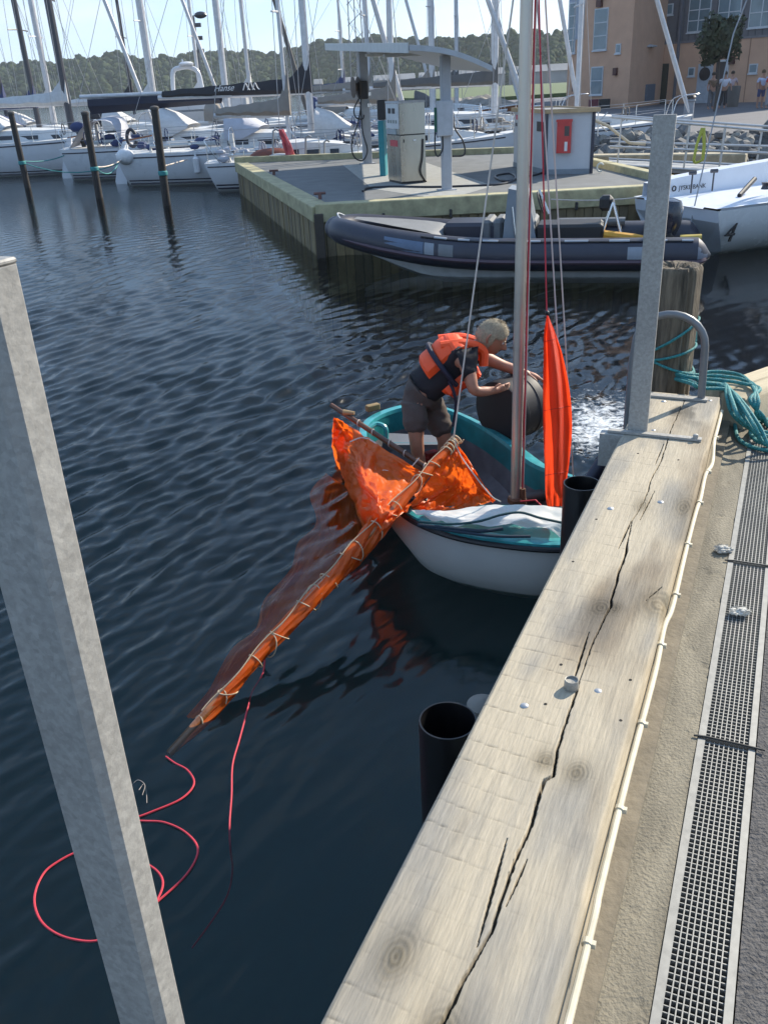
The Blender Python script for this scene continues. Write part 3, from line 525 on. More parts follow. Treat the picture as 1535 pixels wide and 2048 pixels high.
def dinghy():
    th = thing('sailing_dinghy', 'white dinghy with teal gunwales, awash with lowered orange sails at the quay', 'dinghy', (.55, 5.3, 0))
    o = np.array(catmull([(x, y, 0) for x, y in OUT], 6, True))[:, :2]; c = np.array([.58, 5.35]); n = len(o)
    sheer = GZ+.035*np.exp(-((o-np.array([.1, 4.72]))**2).sum(1)/.15)
    def ring(k, z, off=0.):
        d = o-c; L_ = np.linalg.norm(d, axis=1)[:, None]; p = c+d*(1-k)+d/L_*off
        zz = sheer+z if np.isscalar(z) and z > -.2 else np.full(n, z); return np.concatenate([p, zz[:, None]], 1)
    def ringz(off, zf): d = o-c; L_ = np.linalg.norm(d, axis=1)[:, None]; return np.concatenate([o+d/L_*off, (zf(sheer))[:, None]], 1)
    G = np.array([ringz(.0, lambda s: s), ringz(-.01, lambda s: s*.8), ringz(-.035, lambda s: s*.55), ringz(-.085, lambda s: s*.28), ringz(-.17, lambda s: s*0-.0), ringz(-.3, lambda s: s*0-.09), ringz(-.5, lambda s: s*0-.16)])
    m = MB().grid(G, True); m.add(list(G[-1]), [tuple(range(n))]); m.build('hull', white_hull, th, True)
    # gunwale cap and black rub strake
    g = np.array([ringz(.016, lambda s: s-.012), ringz(.016, lambda s: s+.012), ringz(-.008, lambda s: s+.02), ringz(-.06, lambda s: s+.018), ringz(-.066, lambda s: s-.01)])
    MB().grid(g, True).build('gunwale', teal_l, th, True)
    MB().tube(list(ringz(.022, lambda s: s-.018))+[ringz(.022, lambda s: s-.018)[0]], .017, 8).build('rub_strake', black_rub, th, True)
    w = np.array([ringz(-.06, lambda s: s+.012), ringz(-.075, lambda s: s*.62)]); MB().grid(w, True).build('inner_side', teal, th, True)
    w = np.array([ringz(-.074, lambda s: s*.63), ringz(-.11, lambda s: s*.3), ringz(-.2, lambda s: s*0+.07)]); m = MB().grid(w, True); fl = ringz(-.2, lambda s: s*0+.07); m.add(list(fl), [tuple(range(n))]); m.build('floor', greyin, th, True)
    # foredeck (teal) at the near end
    a = [at(812, 1034, GZ+.01), at(900, 1012, GZ+.0), at(1010, 1010, GZ), at(1120, 1012, GZ)]; b = [np.array([*p, GZ+.008]) for p in ((.12, 4.70), (.53, 4.36), (.96, 4.23), (1.19, 4.34))]
    net = [a, [(p*.5+q*.5)+np.array([0, 0, .02]) for p, q in zip(a, b)], b]; MB().grid(patch(net, 10, 24)).build('foredeck', teal, th, True)
    # thwart near the man
    A = [at(772, 866, .30), at(905, 872, .30), at(905, 889, .30), at(780, 890, .30)]
    MB().prism([tuple(p[:2]) for p in A][::-1], .262, .30).build('thwart', M('thwart_grey', (.12, .13, .15), .6), th)
    MB().tube([at(778, 889, .285), at(906, 890, .285)], .017, 8).build('thwart_edge', teal_l, th, True)
    MB().tube(catmull([at(735, 858, GZ+.02), at(752, 848, GZ+.03), at(770, 856, GZ+.0), at(772, 878, GZ-.08)], 6), .02, 8).build('quarter_knee', teal_l, th, True)
    # wood block on the stern, stringer along the side, cleat
    p = at(745, 817, GZ+.03); MB().box(p+np.array([0, 0, .01]), (.115, .05, .05), .5, .006).build('stern_block', M('block_wood', (.22, .15, .06), .7, var=.3), th)
    MB().tube([at(965, 905, .2), at(1020, 945, .2), at(1075, 985, .2)], .011, 6).build('stringer', M('stringer_grey', (.2, .19, .2), .6), th, True)
    MB().box(at(1050, 925, .32), (.09, .012, .1), 2.1, .003).build('side_pad', M('pad_brown', (.2, .12, .07), .7), th)
    MB().tube([at(1040, 1000, .22), at(1075, 992, .24), at(1110, 985, .25)], [.04, .043, .04], 12).build('buoyancy_roll', M('dark_roll', (.05, .045, .045), .5), th, True)
    p = np.array([.14, 4.74, GZ+.05]); m = MB(); m.box(p, (.07, .03, .025), .8, .006); m.box(p+np.array([.05, .02, .012]), (.16, .03, .02), -.35, .004); m.build('bow_fitting', M('fitting_dark', (.03, .05, .055), .4), th)
    MB().tube(catmull([p+np.array([-.05, -.02, -.03]), p+np.array([-.02, -.03, .03]), p+np.array([.03, .02, .05]), p+np.array([.05, .05, 0])], 6), .008, 8).build('mooring_cleat', M('chrome', (.6, .6, .6), .2, metal=.9), th, True)
    # mast with its step
    mb = at(1030, 1004, .30); MB().tube([mb, (mb[0], mb[1], 3.9)], .033, 18).build('mast', alu, th, True)
    MB().box((mb[0]+.01, mb[1], .31), (.10, .09, .05), .3, .008).tube([(mb[0]+.045, mb[1]-.02, .3), (mb[0]+.04, mb[1]-.015, .40)], .02, 8).build('mast_step', M('rust_brown', (.12, .06, .03), .6), th)
    top = np.array([mb[0], mb[1], 3.8]); rg = MB(); 
    rg.tube([at(1146, 958, GZ+.03), top+np.array([.03, 0, -.1])], .0045, 6); rg.tube([at(1133, 985, GZ+.03), top+np.array([.02, 0, -.4])], .0045, 6); rg.build('shroud', M('shroud_cream', (.55, .45, .40), .7), th, True)
    rr = MB(); rr.tube([(mb[0]+.04, mb[1]-.015, .33), (mb[0]+.04, mb[1]-.01, 3.8)], .0045, 6); rr.build('red_halyard', rope_red, th, True)
    MB().tube([(mb[0]+.048, mb[1]-.012, .33), (mb[0]+.046, mb[1]-.01, 3.8)], .0035, 6).build('white_halyard', rope_white, th, True)
    return mb
MBASE = dinghy()
TOP = np.array([MBASE[0], MBASE[1], 3.8])
# gaff with the orange sail bundled on it
G0 = at(338, 1508, -.07); G1 = at(912, 880, .76)
def gaffpt(t): return G0+(G1-G0)*t
def sail():
    th = thing('orange_sail', 'orange sail spilled over the bow into the water, still laced to its gaff and boom', 'sail', (-.1, 4.6, 0))
    # spar and the cloth rolled along it
    MB().tube([gaffpt(t) for t in np.linspace(0, 1.0, 12)], [.020+.008*math.sin(math.pi*t) for t in np.linspace(0, 1.0, 12)], 14).build('gaff', varn, th, True)
    ts = np.linspace(0, .985, 200); ax = (G1-G0)/np.linalg.norm(G1-G0); nx = np.cross(ax, [0, 0, 1]); nx /= np.linalg.norm(nx); nz = np.cross(nx, ax); k = 40; rows = []
    for t in ts:
        a = np.linspace(0, 2*math.pi, k, endpoint=False); r0 = np.interp(t, [0, .06, .2, .45, .68, .78, 1], [.010, .020, .032, .050, .050, .034, .027])
        tw = a+t*9; tw = a+2.6*math.sin(t*5)+t*3; q_ = np.interp(t, [.66, .8], [1, .2]); r = r0*(1+q_*(.26*np.sin(2*tw)+.16*np.abs(np.sin(5*tw+4*t))-.06)+.55*(fbm(np.cos(tw)*2.2+3, np.sin(tw)*2.2+t*16, 3)-.5)*q_)
        off = nz*(-.012)+nx*.012*math.sin(t*15); c = gaffpt(t)+off*np.interp(t, [.7, .85], [1, 0]); rows.append(c+np.outer(r*np.cos(a), nx)+np.outer(r*np.sin(a), nz))
    MB().grid(np.array(rows), True).build('rolled_cloth', sailm, th, True)
    def cloth(name, spec, wr, fr, na=60, nb=60, seed=0, dirn=(0, 0, 1), ang=.6):
        net = [[at(*p) for p in row] for row in spec]; g = patch(net, na, nb); a, b = g.shape[:2]
        gu = np.gradient(g, axis=0); gv = np.gradient(g, axis=1); nn = np.cross(gu, gv); nn /= np.linalg.norm(nn, axis=2, keepdims=True)+1e-9
        I, J = np.meshgrid(np.linspace(0, 1, a), np.linspace(0, 1, b), indexing='ij'); ph = I*math.cos(ang)+J*math.sin(ang)
        w = wr*(np.abs(2*((fr*(ph+.42*fbm(I*2.2+seed, J*2.2, 3))) % 1)-1)-.5)*(.2+1.5*fbm(I*3+seed*3, J*3, 2))+wr*1.1*(np.abs(fbm(I*5+seed, J*5+2, 4)-.48)*5-.6)+wr*.5*(np.abs(fbm(I*11+seed*2, J*9+2, 3)-.45)*4-.5)
        edge = np.minimum(1, 8*np.minimum(np.minimum(J, 1-J)+.04, np.minimum(I, 1-I)+.04)); g = g+nn*(w*edge)[..., None]
        return MB().grid(g).build(name, sailm, th, True)
    cloth('slung_cloth', [[(668, 834, .64), (694, 850, .60), (728, 871, .57), (784, 907, .52), (850, 948, .45)],
        [(670, 878, .30), (694, 890, .47), (725, 908, .56), (778, 940, .47), (850, 962, .40)],
        [(684, 955, .03), (700, 940, .42), (730, 955, .59), (780, 985, .52), (838, 984, .44)],
        [(708, 1015, -.03), (722, 1000, .38), (752, 1010, .60), (790, 1014, .55), (828, 1003, .50)],
        [(735, 1085, .06), (740, 1075, .25), (758, 1065, .47), (786, 1043, .51), (818, 1012, .54)]], .028, 7, 130, 130, 2, ang=1.0)
    cloth('outer_fold', [[(668, 834, .64), (664, 880, .25), (672, 925, -.03)], [(690, 860, .58), (684, 905, .32), (690, 965, -.02)], [(712, 885, .5), (705, 935, .3), (702, 1000, -.03)]], .02, 4, 60, 60, 5, ang=.3)
    cloth('inner_fold', [[(908, 888, .75), (884, 920, .69), (852, 965, .61), (820, 1008, .53)],
        [(926, 918, .66), (906, 960, .52), (872, 988, .47), (822, 1014, .49)],
        [(952, 958, .55), (930, 988, .44), (880, 1010, .44), (826, 1020, .47)],
        [(986, 1001, .44), (944, 1016, .43), (892, 1024, .43), (832, 1026, .46)]], .024, 6, 90, 90, 8, ang=.2)
    cloth('leech_roll', [[(910, 884, .76), (934, 915, .66), (960, 958, .56), (990, 1001, .46)], [(904, 892, .74), (926, 925, .63), (950, 968, .54), (984, 1006, .44)]], .012, 6, 12, 40, 11)
    cloth('sunken_cloth', [[(652, 948, -.02), (675, 962, -.04), (700, 985, -.05), (722, 1040, -.04)], [(620, 985, -.03), (655, 1020, -.07), (692, 1050, -.08), (730, 1080, -.03)], [(632, 1045, -.05), (655, 1065, -.08), (690, 1090, -.08), (722, 1115, -.03)],
        [(596, 1085, -.035), (628, 1110, -.09), (670, 1125, -.07), (705, 1140, -.03)], [(580, 1140, -.05), (605, 1150, -.08), (640, 1160, -.05), (672, 1165, -.02)], [(528, 1200, -.03), (560, 1205, -.08), (600, 1205, -.05), (640, 1195, -.02)],
        [(512, 1255, -.03), (530, 1260, -.05), (555, 1255, -.03), (588, 1245, -.01)], [(464, 1298, -.015), (490, 1305, -.03), (515, 1305, -.03), (545, 1295, -.01)], [(420, 1375, -.02), (435, 1375, -.03), (455, 1370, -.02), (478, 1360, -.01)], [(372, 1435, -.015), (385, 1435, -.02), (398, 1435, -.02), (412, 1430, -.01)]], .026, 6, 108, 70, 14, ang=.8)
    # boom, dark varnished
    B0 = at(662, 810, .66); B1 = at(872, 948, .40); m = MB(); m.tube([B0, B1], [.017, .022], 12); m.build('boom', varn_d, th, True)
    q = B0+(B1-B0)*.17; MB().tube([q+np.array([-.03, .0, .03]), q+np.array([.05, -.02, .025])], [.02, .012], 10).build('gooseneck', M('jaw_wood', (.33, .22, .10), .6), th, True)
    # lacing loops round gaff and boom
    la = MB()
    for i, t in enumerate(np.linspace(.08, .97, 18)):
        t = min(.97, t+.02*math.sin(i*2.3)); tl_ = .045*math.sin(i*1.9+.6)
        r = np.interp(t, [0, .2, .45, .68, .78, 1], [.022, .040, .058, .058, .04, .034]); c = gaffpt(t)-nz*.01*(t < .75)
        MB().tube([c+ax*tl_*math.cos(a)+nx*r*math.sin(a)+nz*r*math.cos(a) for a in np.linspace(0, 2*math.pi, 20)], .0035, 6).build('lacing_loop', M('lacing_tan', (.5, .38, .24), .8), th, True)
    la.tube([gaffpt(t)+nz*np.interp(t, [0, .2, .45, .68, .78, 1], [.022, .038, .057, .058, .04, .034])+nx*.01*math.sin(40*t) for t in np.linspace(.1, .97, 60)], .003, 6)
    for t in (.28, .42, .58, .72, .9):
        c = B0+(B1-B0)*t; bx = (B1-B0)/np.linalg.norm(B1-B0); MB().tube([c+np.cross(bx, [0, 0, 1])*.022*math.sin(a)+np.array([0, 0, .022])*math.cos(a)+bx*.008*math.sin(a) for a in np.linspace(0, 6.29, 14)], .0035, 6).build('boom_tie', rope_white, th, True)
    la.build('lacing', M('lacing_tan', (.5, .38, .24), .8), th, True)
    for pts in ([(700, 888, .56), (725, 880, .55), (752, 892, .53), (775, 925, .44), (790, 962, .40)], [(722, 985, .38), (745, 955, .45), (768, 945, .45), (785, 952, .42), (800, 965, .41)], [(711, 975, .2), (722, 945, .36), (727, 935, .42)], [(696, 972, .04), (703, 930, .3), (712, 905, .45)], [(790, 955, .41), (815, 945, .4), (838, 920, .46)], [(908, 884, .78), (920, 915, .68), (948, 955, .58), (980, 995, .48), (1000, 1008, .45)]):
        MB().tube(catmull([at(*p)+np.array([0, -.01, .02]) for p in pts], 7), .0042, 6).build('reef_line', rope_white, th, True)
    # knot of cord at the gaff end and the halyard up to the mast
    kn = MB()
    for i in range(5):
        c = gaffpt(.955+.012*i); kn.tube([c+nx*.034*math.sin(a)+nz*.034*math.cos(a)+ax*.008*math.sin(a+i) for a in np.linspace(0, 6.29, 14)], .005, 6)
    kn.tube(catmull([gaffpt(1.0), gaffpt(1.0)+np.array([.03, 0, -.02]), gaffpt(1.0)+np.array([.045, 0, .0])], 6), .004, 6); kn.build('end_lashing', M('lacing_tan', (.5, .38, .24)), th, True)
    MB().tube([gaffpt(.99)+nz*.02, TOP+np.array([-.04, 0, -.5])], .0052, 6).build('gaff_halyard', rope_white, th, True)
sail()
def jib():
    th = thing('furled_jib', 'red orange jib hanging slack from its red halyard beside the mast', 'jib', (1.0, 4.7, .3))
    Lp = [(1093, 630), (1087, 668), (1086, 720), (1085, 790), (1086, 860), (1088, 930), (1090, 985), (1094, 1016)]; Rp = [(1096, 632), (1108, 662), (1124, 710), (1138, 780), (1143, 850), (1138, 920), (1130, 985), (1127, 1062)]
    n = 120; m = 34; Lc = np.array(catmull([(*p, 0) for p in Lp], 18)); Rc = np.array(catmull([(*p, 0) for p in Rp], 18)); n = len(Lc); G = np.zeros((n, m, 3))
    for i in range(n):
        for j in range(m):
            f = j/(m-1); px = Lc[i, 0]*(1-f)+Rc[i, 0]*f; py = Lc[i, 1]*(1-f)+Rc[i, 1]*f; t = i/(n-1); amp = .06*math.sin(math.pi*min(1, t*1.15))**.6
            Y = 4.78-.1*t+amp*math.sin(f*7.5+1.2*math.sin(t*3))*(.35+f)+.02*(fbm(np.array(f*5), np.array(t*9), 3)-.5)+.02*abs(((f*3+t*1.5) % 1)-.5)
            G[i, j] = atY(px, py, Y)
    MB().grid(G).build('cloth', M('red_sailcloth', (.88, .068, .016), .45, var=.06, vs=4, bump=.25, bs=30, transl=.5), th, True)
    for i in (24, 62, 96): MB().tube([G[i, j]+np.array([0, -.004, 0]) for j in range(0, m, 2)], .0022, 4).build('panel_seam', M('seam_red', (.5, .03, .01), .6), th)
    MB().tube([G[0, 0]+np.array([0, 0, -.01]), TOP+np.array([.03, 0, -.2])], .0045, 6).build('halyard', rope_red, th, True)
    MB().ball(G[0, 0]+np.array([0, 0, .012]), .013, 6).build('head_shackle', black_rub, th, True)
    MB().tube([G[-1, m//2], at(1070, 1000, .4), at(1040, 1003, .36)], .005, 6).build('tack_line', rope_red, th, True)
jib()
def white_cloth():
    top = [(822, 1022, .49), (880, 1021, .50), (960, 1012, .51), (1040, 1010, .53), (1126, 1017, .52)]; mid = [(838, 1030, .485), (890, 1036, .50), (965, 1034, .51), (1045, 1040, .515), (1126, 1046, .50)]; low = [(852, 1040, .465), (905, 1053, .47), (985, 1055, .475), (1060, 1058, .475), (1126, 1076, .455)]
    g = patch([[at(*p) for p in r] for r in (top, mid, low)], 24, 60); a, b = g.shape[:2]; I, J = np.meshgrid(np.linspace(0, 1, a), np.linspace(0, 1, b), indexing='ij'); g[..., 2] += .05*np.abs(((J*4.3+I*1.2+.4*fbm(I*2, J*4, 2)) % 1)-.5)*(.2+I)+.03*(fbm(I*4, J*9, 3)-.5)
    tag(MB().grid(g).build('white_cloth', M('white_sheet', (.74, .73, .71), .45, var=.05, transl=.3), None, True), 'crumpled white plastic sheet laid over the teal foredeck of the dinghy', 'sheet')
    m = MB(); m.tube(catmull([at(838, 1043, .49)+np.array([0, 0, .0]), at(900, 1048, .52), at(955, 1043, .54), at(1000, 1030, .57), at(1040, 1025, .58), at(1080, 1036, .565), at(1126, 1046, .545)], 8), .0075, 8); tag(m.build('dock_line', M('rope_dark_teal', (.015, .06, .065), .7), None, True), 'dark teal line looped over the white sheet on the foredeck', 'line')
    m = MB(); m.tube(catmull([at(835, 1050, .46), at(900, 1056, .47), at(960, 1062, .475), at(1005, 1057, .485)], 8), .011, 8); m.tube(catmull([at(850, 1054, .455), at(920, 1064, .46), at(990, 1072, .465), at(1060, 1073, .465)], 8), .009, 8); tag(m.build('dock_line', M('rope_navy', (.012, .03, .05), .7), None, True), 'thick navy lines lying along the dinghy foredeck below the white sheet', 'line')
white_cloth()
tag(MB().box(at(862, 915, .12), (.16, .12, .1), .5, .03).build('red_bag', M('red_bag', (.42, .03, .02), .5, var=.4, vs=20), None, True), 'wet red bag lying by the feet of the man in the dinghy', 'bag')
def red_ropes():
    m = MB()
    r = [(332, 1513, .004), (350, 1526, .004), (376, 1541, .004), (388, 1568, .004), (362, 1598, .004), (300, 1625, .004), (262, 1640, .004), (290, 1642, .004), (330, 1645, .004), (372, 1665, .004), (396, 1700, .004), (372, 1750, .004), (312, 1806, .004), (262, 1850, .004), (200, 1880, .004), (150, 1879, .004), (108, 1864, .004), (80, 1838, .004), (69, 1800, .004), (80, 1760, .004), (106, 1730, .004), (170, 1700, .004), (250, 1708, .004), (300, 1731, .004), (322, 1752, .004), (325, 1775, .004), (312, 1806, .004)]
    m.tube(catmull([at(*p) for p in r], 6), .0046, 6); tag(m.build('red_rope', M('rope_red_wet', (.50, .035, .055), .6), None, True), 'red rope floating in wide loops from the sunken end of the gaff', 'rope')
    m = MB(); r = [(524, 1291, .06), (529, 1315, .05), (528, 1335, .02), (523, 1352, .004), (505, 1382, -.04), (497, 1410, .004), (488, 1445, .004), (478, 1482, .004), (465, 1530, .004), (463, 1590, .004), (459, 1650, .004), (461, 1700, -.08), (465, 1740, -.3), (455, 1790, -.5), (425, 1840, -.7), (385, 1895, -.95)]
    m.tube(catmull([at(*p) for p in r], 6), .0044, 6); tag(m.build('red_rope', MATS['rope_red_wet'], None, True), 'red rope trailing straight down into the water from the middle of the gaff', 'rope')
    m = MB(); m.tube(catmull([at(278, 1580, .004), at(288, 1568, .0), at(293, 1585, .0), at(294, 1606, .0)], 5), .0015, 6); m.tube(catmull([at(285, 1590, .004), at(290, 1570, .01), at(276, 1560, 0), at(262, 1572, -.01)], 5), .0015, 6); tag(m.build('cord_end', M('cord_grey', (.3, .27, .23), .8), None, True), 'frayed white cord end floating by the galvanised post', 'cord')
red_ropes()

# ================================================================== THE MAN AND THE DRUM
skin = M('skin', (.36, .165, .10), .5, var=.12, vs=14); hairm = M('grey_hair', (.33, .27, .18), .75, var=.3, vs=90, bump=.4, bs=200, stretch=(1, 1, 1)); shirt = M('black_shirt', (.013, .012, .016), .85, var=.2, bump=.2, bs=30)
shorts = M('brown_shorts', (.075, .058, .05), .85, var=.2, bump=.25, bs=30); vestm = M('orange_vest', (.90, .085, .012), .55, var=.08, vs=9, bump=.15, bs=20); strap = M('navy_strap', (.012, .012, .03), .7)
def man():
    th = thing('person', 'grey haired man in black shirt and orange life vest bending over a black drum', 'person', (.4, 5.85, .07))
    Y0 = 5.88
    P = lambda x, y, Y=Y0: atY(x, y, Y)
    pel = P(833, 785); bel = P(866, 758); ch = P(908, 722); nb = P(945, 697); hd0 = P(962, 690); hd = P(982, 675)
    hr, kr = P(828, 800, 5.80), P(832, 878, 5.74); ar = np.array([kr[0]+.05, kr[1]+.03, .15]); fr = ar+np.array([.0, 0, -.06]); tr = fr+np.array([.17, -.02, -.0])
    hl, kl = P(858, 800, 5.98), P(891, 884, 5.92); al = np.array([kl[0]+.0, kl[1]+.10, .15]); fl = al+np.array([0, 0, -.06]); tl = fl+np.array([.17, .02, 0])
    sr, er, wr = P(930, 718, 5.70), P(947, 784, 5.60), P(984, 782, 5.66); sl_, el, wl = P(946, 706, 6.05), P(1004, 731, 6.08), P(1052, 748, 6.05)
    hr2 = P(1001, 777, 5.70); hl2 = P(1068, 753, 6.03)
    J = [(pel, .135), (bel, (.135, .125)), (ch, (.15, .12)), (nb, .062), (hd0, .055), (hd, .07),
         (hr, .085), (kr, .056), ((kr+ar)/2+np.array([-.015, 0, .04]), .052), (ar, .036), (fr, .038), (tr, .03),
         (hl, .085), (kl, .056), ((kl+al)/2+np.array([-.015, 0, .04]), .052), (al, .036), (fl, .038), (tl, .03),
         (sr, .062), (er, .040), ((er+wr)/2, .041), (wr, .027), (hr2, .030), (sl_, .062), (el, .042), ((el+wl)/2, .041), (wl, .027), (hl2, .030)]
    E_ = [(0, 1), (1, 2), (2, 3), (3, 4), (4, 5), (0, 6), (6, 7), (7, 8), (8, 9), (9, 10), (10, 11), (0, 12), (12, 13), (13, 14), (14, 15), (15, 16), (16, 17), (2, 18), (18, 19), (19, 20), (20, 21), (21, 22), (2, 23), (23, 24), (24, 25), (25, 26), (26, 27)]
    k = len(J)
    def finger(root, base, d1, d2, L_, r):
        nonlocal k
        J.append((base, r)); J.append((base+d1*L_*.5, r*.92)); J.append((base+d1*L_*.5+d2*L_*.5, r*.8)); E_.extend([(root, k), (k, k+1), (k+1, k+2)]); k += 3
    # left hand lies over the drum's rim, right hand pushes on it
    f = (hl2-wl)/np.linalg.norm(hl2-wl); sd = np.array([.25, -.95, 0.]); sd /= np.linalg.norm(sd)
    for i, L_ in enumerate((.075, .083, .078, .06)): finger(27, hl2+f*.035+sd*(.03-.02*i), f*.9+np.array([0, 0, -.25]), np.array([.45, 0, -.9]), L_, .0085)
    finger(26, wl+f*.02+sd*.03, f*.6+sd*.7+np.array([0, 0, -.3]), f*.8+np.array([0, 0, -.5]), .06, .0095)
    f = (hr2-wr)/np.linalg.norm(hr2-wr); sd = np.array([0, -.55, .83])
    for i, L_ in enumerate((.07, .075, .07, .055)): finger(22, hr2+f*.03+sd*(.028-.019*i), f*.9+np.array([0, .2, .0]), f*.4+np.array([.1, .85, -.3]), L_, .0085)
    finger(21, wr+f*.02+sd*.03, f*.7+sd*.7, f*.9+sd*.1, .06, .0095)
    add_skin('body', J, E_, skin, th, 2)
    # head
    fwd = np.array([.80, -.12, -.60]); fwd /= np.linalg.norm(fwd); up = np.array([.56, -.08, .82]); up = up-fwd*(up@fwd); up /= np.linalg.norm(up); rt = np.cross(fwd, up)
    c = hd+np.array([.005, 0, .01]); hv = []; n1, n2 = 40, 48
    th_ = np.linspace(0, math.pi, n1); ph = np.linspace(0, 2*math.pi, n2, endpoint=False); T, Pn = np.meshgrid(th_, ph, indexing='ij')
    x = np.sin(T)*np.cos(Pn); y = np.sin(T)*np.sin(Pn); z = np.cos(T)          # x forward, y side, z up
    g = lambda a0, b0, c0, s: np.exp(-(((x-a0)**2+(np.abs(y)-b0)**2+(z-c0)**2)/s**2))
    rad = 1+.0*x
    X = x*(.100-.004*(z < 0)*z); Yv = y*(.076-.016*sstep(.1, -.9, z)); Z = z*np.where(z > 0, .108, .128)
    X = X+.012*sstep(-.2, -.8, z)*sstep(.2, .8, x)            # chin and jaw
    X = X+.030*g(.98, 0, -.18, .15)+.016*g(.99, 0, -.03, .16)  # nose
    X = X-.011*g(.88, .38, .06, .20)+.007*g(.93, .3, .22, .18)+.009*g(.93, 0, -.50, .17)-.006*g(.95, 0, -.41, .06)-.005*g(.95, 0, -.58, .06)+.008*g(.8, .0, -.85, .25)
    X = X-.02*sstep(-.3, -.9, z)*sstep(0, -.8, x)*-1
    hg = c+X[..., None]*fwd+Yv[..., None]*rt+Z[..., None]*up
    hd_o = MB().grid(hg, True).build('head', skin, th, True)
    hs = sstep(.42, .30, x-.55*z-.12+0*x)*sstep(-.62, -.48, z)*(1-sstep(.12, .2, x)*sstep(.25, .1, z)); off = .010*hs*(.75+.6*fbm(x*12+3, y*12+z*8, 4))-.004*(hs < .5)
    hh = c+(X*(1+off/.1))[..., None]*fwd+(Yv*(1+off/.075))[..., None]*rt+(Z*(1+off/.1))[..., None]*up
    hair_o = MB().grid(hh, True).build('hair', hairm, hd_o, True)
    ii, jj = np.where(hs > .5); rr = np.random.default_rng(2); sv, sf = [], []
    for q in rr.integers(0, len(ii), 2600):
        p = hh[ii[q], jj[q]]+rr.normal(0, .003, 3); o_ = p-c; o_ /= np.linalg.norm(o_); t_ = o_*.45-fwd*.35-up*.35+rr.normal(0, .35, 3); t_ /= np.linalg.norm(t_); b_ = np.cross(t_, o_); b_ = b_/(np.linalg.norm(b_)+1e-6)*.0016; L_ = .006+.008*rr.random(); k_ = len(sv); sv += [p-b_, p+b_, p+t_*L_]; sf.append((k_, k_+1, k_+2))
    tag(MB().add(sv, sf).build('hair_strands', hairm, hd_o), kind='stuff')
    for s_ in (-1, 1):
        e = c+fwd*(-.005)+rt*.073*s_+up*(-.01); MB().tube(catmull([e+up*.03+fwd*-.008, e+up*.022+fwd*-.024+rt*.01*s_, e-up*.008+fwd*-.022+rt*.011*s_, e-up*.03+fwd*-.004+rt*.003*s_], 5), .0085, 8).build('ear', skin, hd_o, True)
        q = c+fwd*.083+rt*.030*s_+up*.008; MB().ball(q, .011, 8).build('eye', M('eye_white', (.55, .5, .46), .3), hd_o, True); MB().ball(q+fwd*.0065, .0062, 6).build('iris', M('iris_dark', (.03, .02, .015), .3), hd_o, True)
        MB().tube([q+up*.019+fwd*.006-rt*.014, q+up*.022+fwd*.008, q+up*.017+fwd*.003+rt*.014], .0042, 6).build('eyebrow', hairm, hd_o, True)
    MB().tube([c+fwd*.094-up*.066-rt*.02, c+fwd*.099-up*.064, c+fwd*.094-up*.066+rt*.02], .0042, 6).build('mouth', M('lips', (.28, .10, .08), .5), hd_o, True)
    # shirt: torso shell with short sleeves
    S = [(pel+(bel-pel)*-.05, .166), (bel, (.160, .150)), (ch, (.178, .142)), (nb-(nb-ch)*.12, .085), (sr, .086), (sr+(er-sr)*.62, .066), (sl_, .084), (sl_+(el-sl_)*.5, .066)]
    add_skin('shirt', S, [(0, 1), (1, 2), (2, 3), (2, 4), (4, 5), (2, 6), (6, 7)], shirt, th, 3, .011)
    add_skin('shorts', [(pel+(bel-pel)*.3, .158), (pel, .156), (hr+(kr-hr)*.1, .108), (hr+(kr-hr)*.9, .093), (hl+(kl-hl)*.1, .108), (hl+(kl-hl)*.88, .093)], [(0, 1), (1, 2), (2, 3), (1, 4), (4, 5)], shorts, th, 3, .012)
    # life vest: back panel and front panel hugging the torso
    ax_ = (nb-pel); ax_ /= np.linalg.norm(ax_); side = np.array([0, 1., 0]); bk = np.cross(ax_, side); bk /= np.linalg.norm(bk)
    if bk[2] < 0: bk = -bk
    def panel(name, t0, t1, r, half, sgn, rows, thick, y0=0.):
        g = []; us = np.linspace(0, 1, 40); vs_ = np.linspace(-half, half, 26)
        for u_ in us:
            ctr = np.array(catmull([pel, bel, ch, nb], 14)); q = ctr[int((t0+(t1-t0)*u_)*(len(ctr)-1))]
            rr = r*(1-.30*sstep(.78, 1., t0+(t1-t0)*u_)*1.)
            pad = .012*abs(math.sin(math.pi*rows*u_))**.5
            row = []
            for a in vs_:
                e_ = min(1, (half-abs(a))*6)*min(1, min(u_, 1-u_)*14+.05); d_ = sgn*bk*math.cos(a)*(rr+pad*e_+thick*e_)+side*math.sin(a)*(rr*1.22+pad*e_+thick*e_*.6)
                row.append(q+d_)
            g.append(row)
        return MB().grid(np.array(g)).build(name, vestm, th, True)
    panel('vest_back', .34, .99, .142, 1.12, 1, 3, .035); panel('vest_front', .38, .90, .142, 1.15, -1, 3, .045)
    for s_ in (-1, 1):
        y_ = side*.085*s_; MB().tube(catmull([ch+y_+bk*.17, nb+y_*.9+bk*.09-ax_*.02, nb+y_*.8-bk*.03+ax_*.05, nb+y_-bk*.12-ax_*.01], 8), .032, 10).build('vest_shoulder', vestm, th, True)
    q = bel+(ch-bel)*.62; MB().tube([q+bk*math.cos(a)*.205+side*math.sin(a)*.205 for a in np.linspace(-2.0, 2.0, 30)], .018, 8).build('vest_belt', strap, th, True)
    q = P(893, 765, 5.72); MB().tube(catmull([P(897, 762, 5.70), P(907, 785, 5.68), P(911, 815, 5.69), P(905, 852, 5.72)], 8), .011, 6).build('hanging_strap', strap, th, True)
    MB().tube([wl-(wl-el)*.86*0+np.array([0, 0, 0])-f*0, wl-(wl-el)*.06], .031, 12).build('wrist_watch', strap, th, True) if False else None
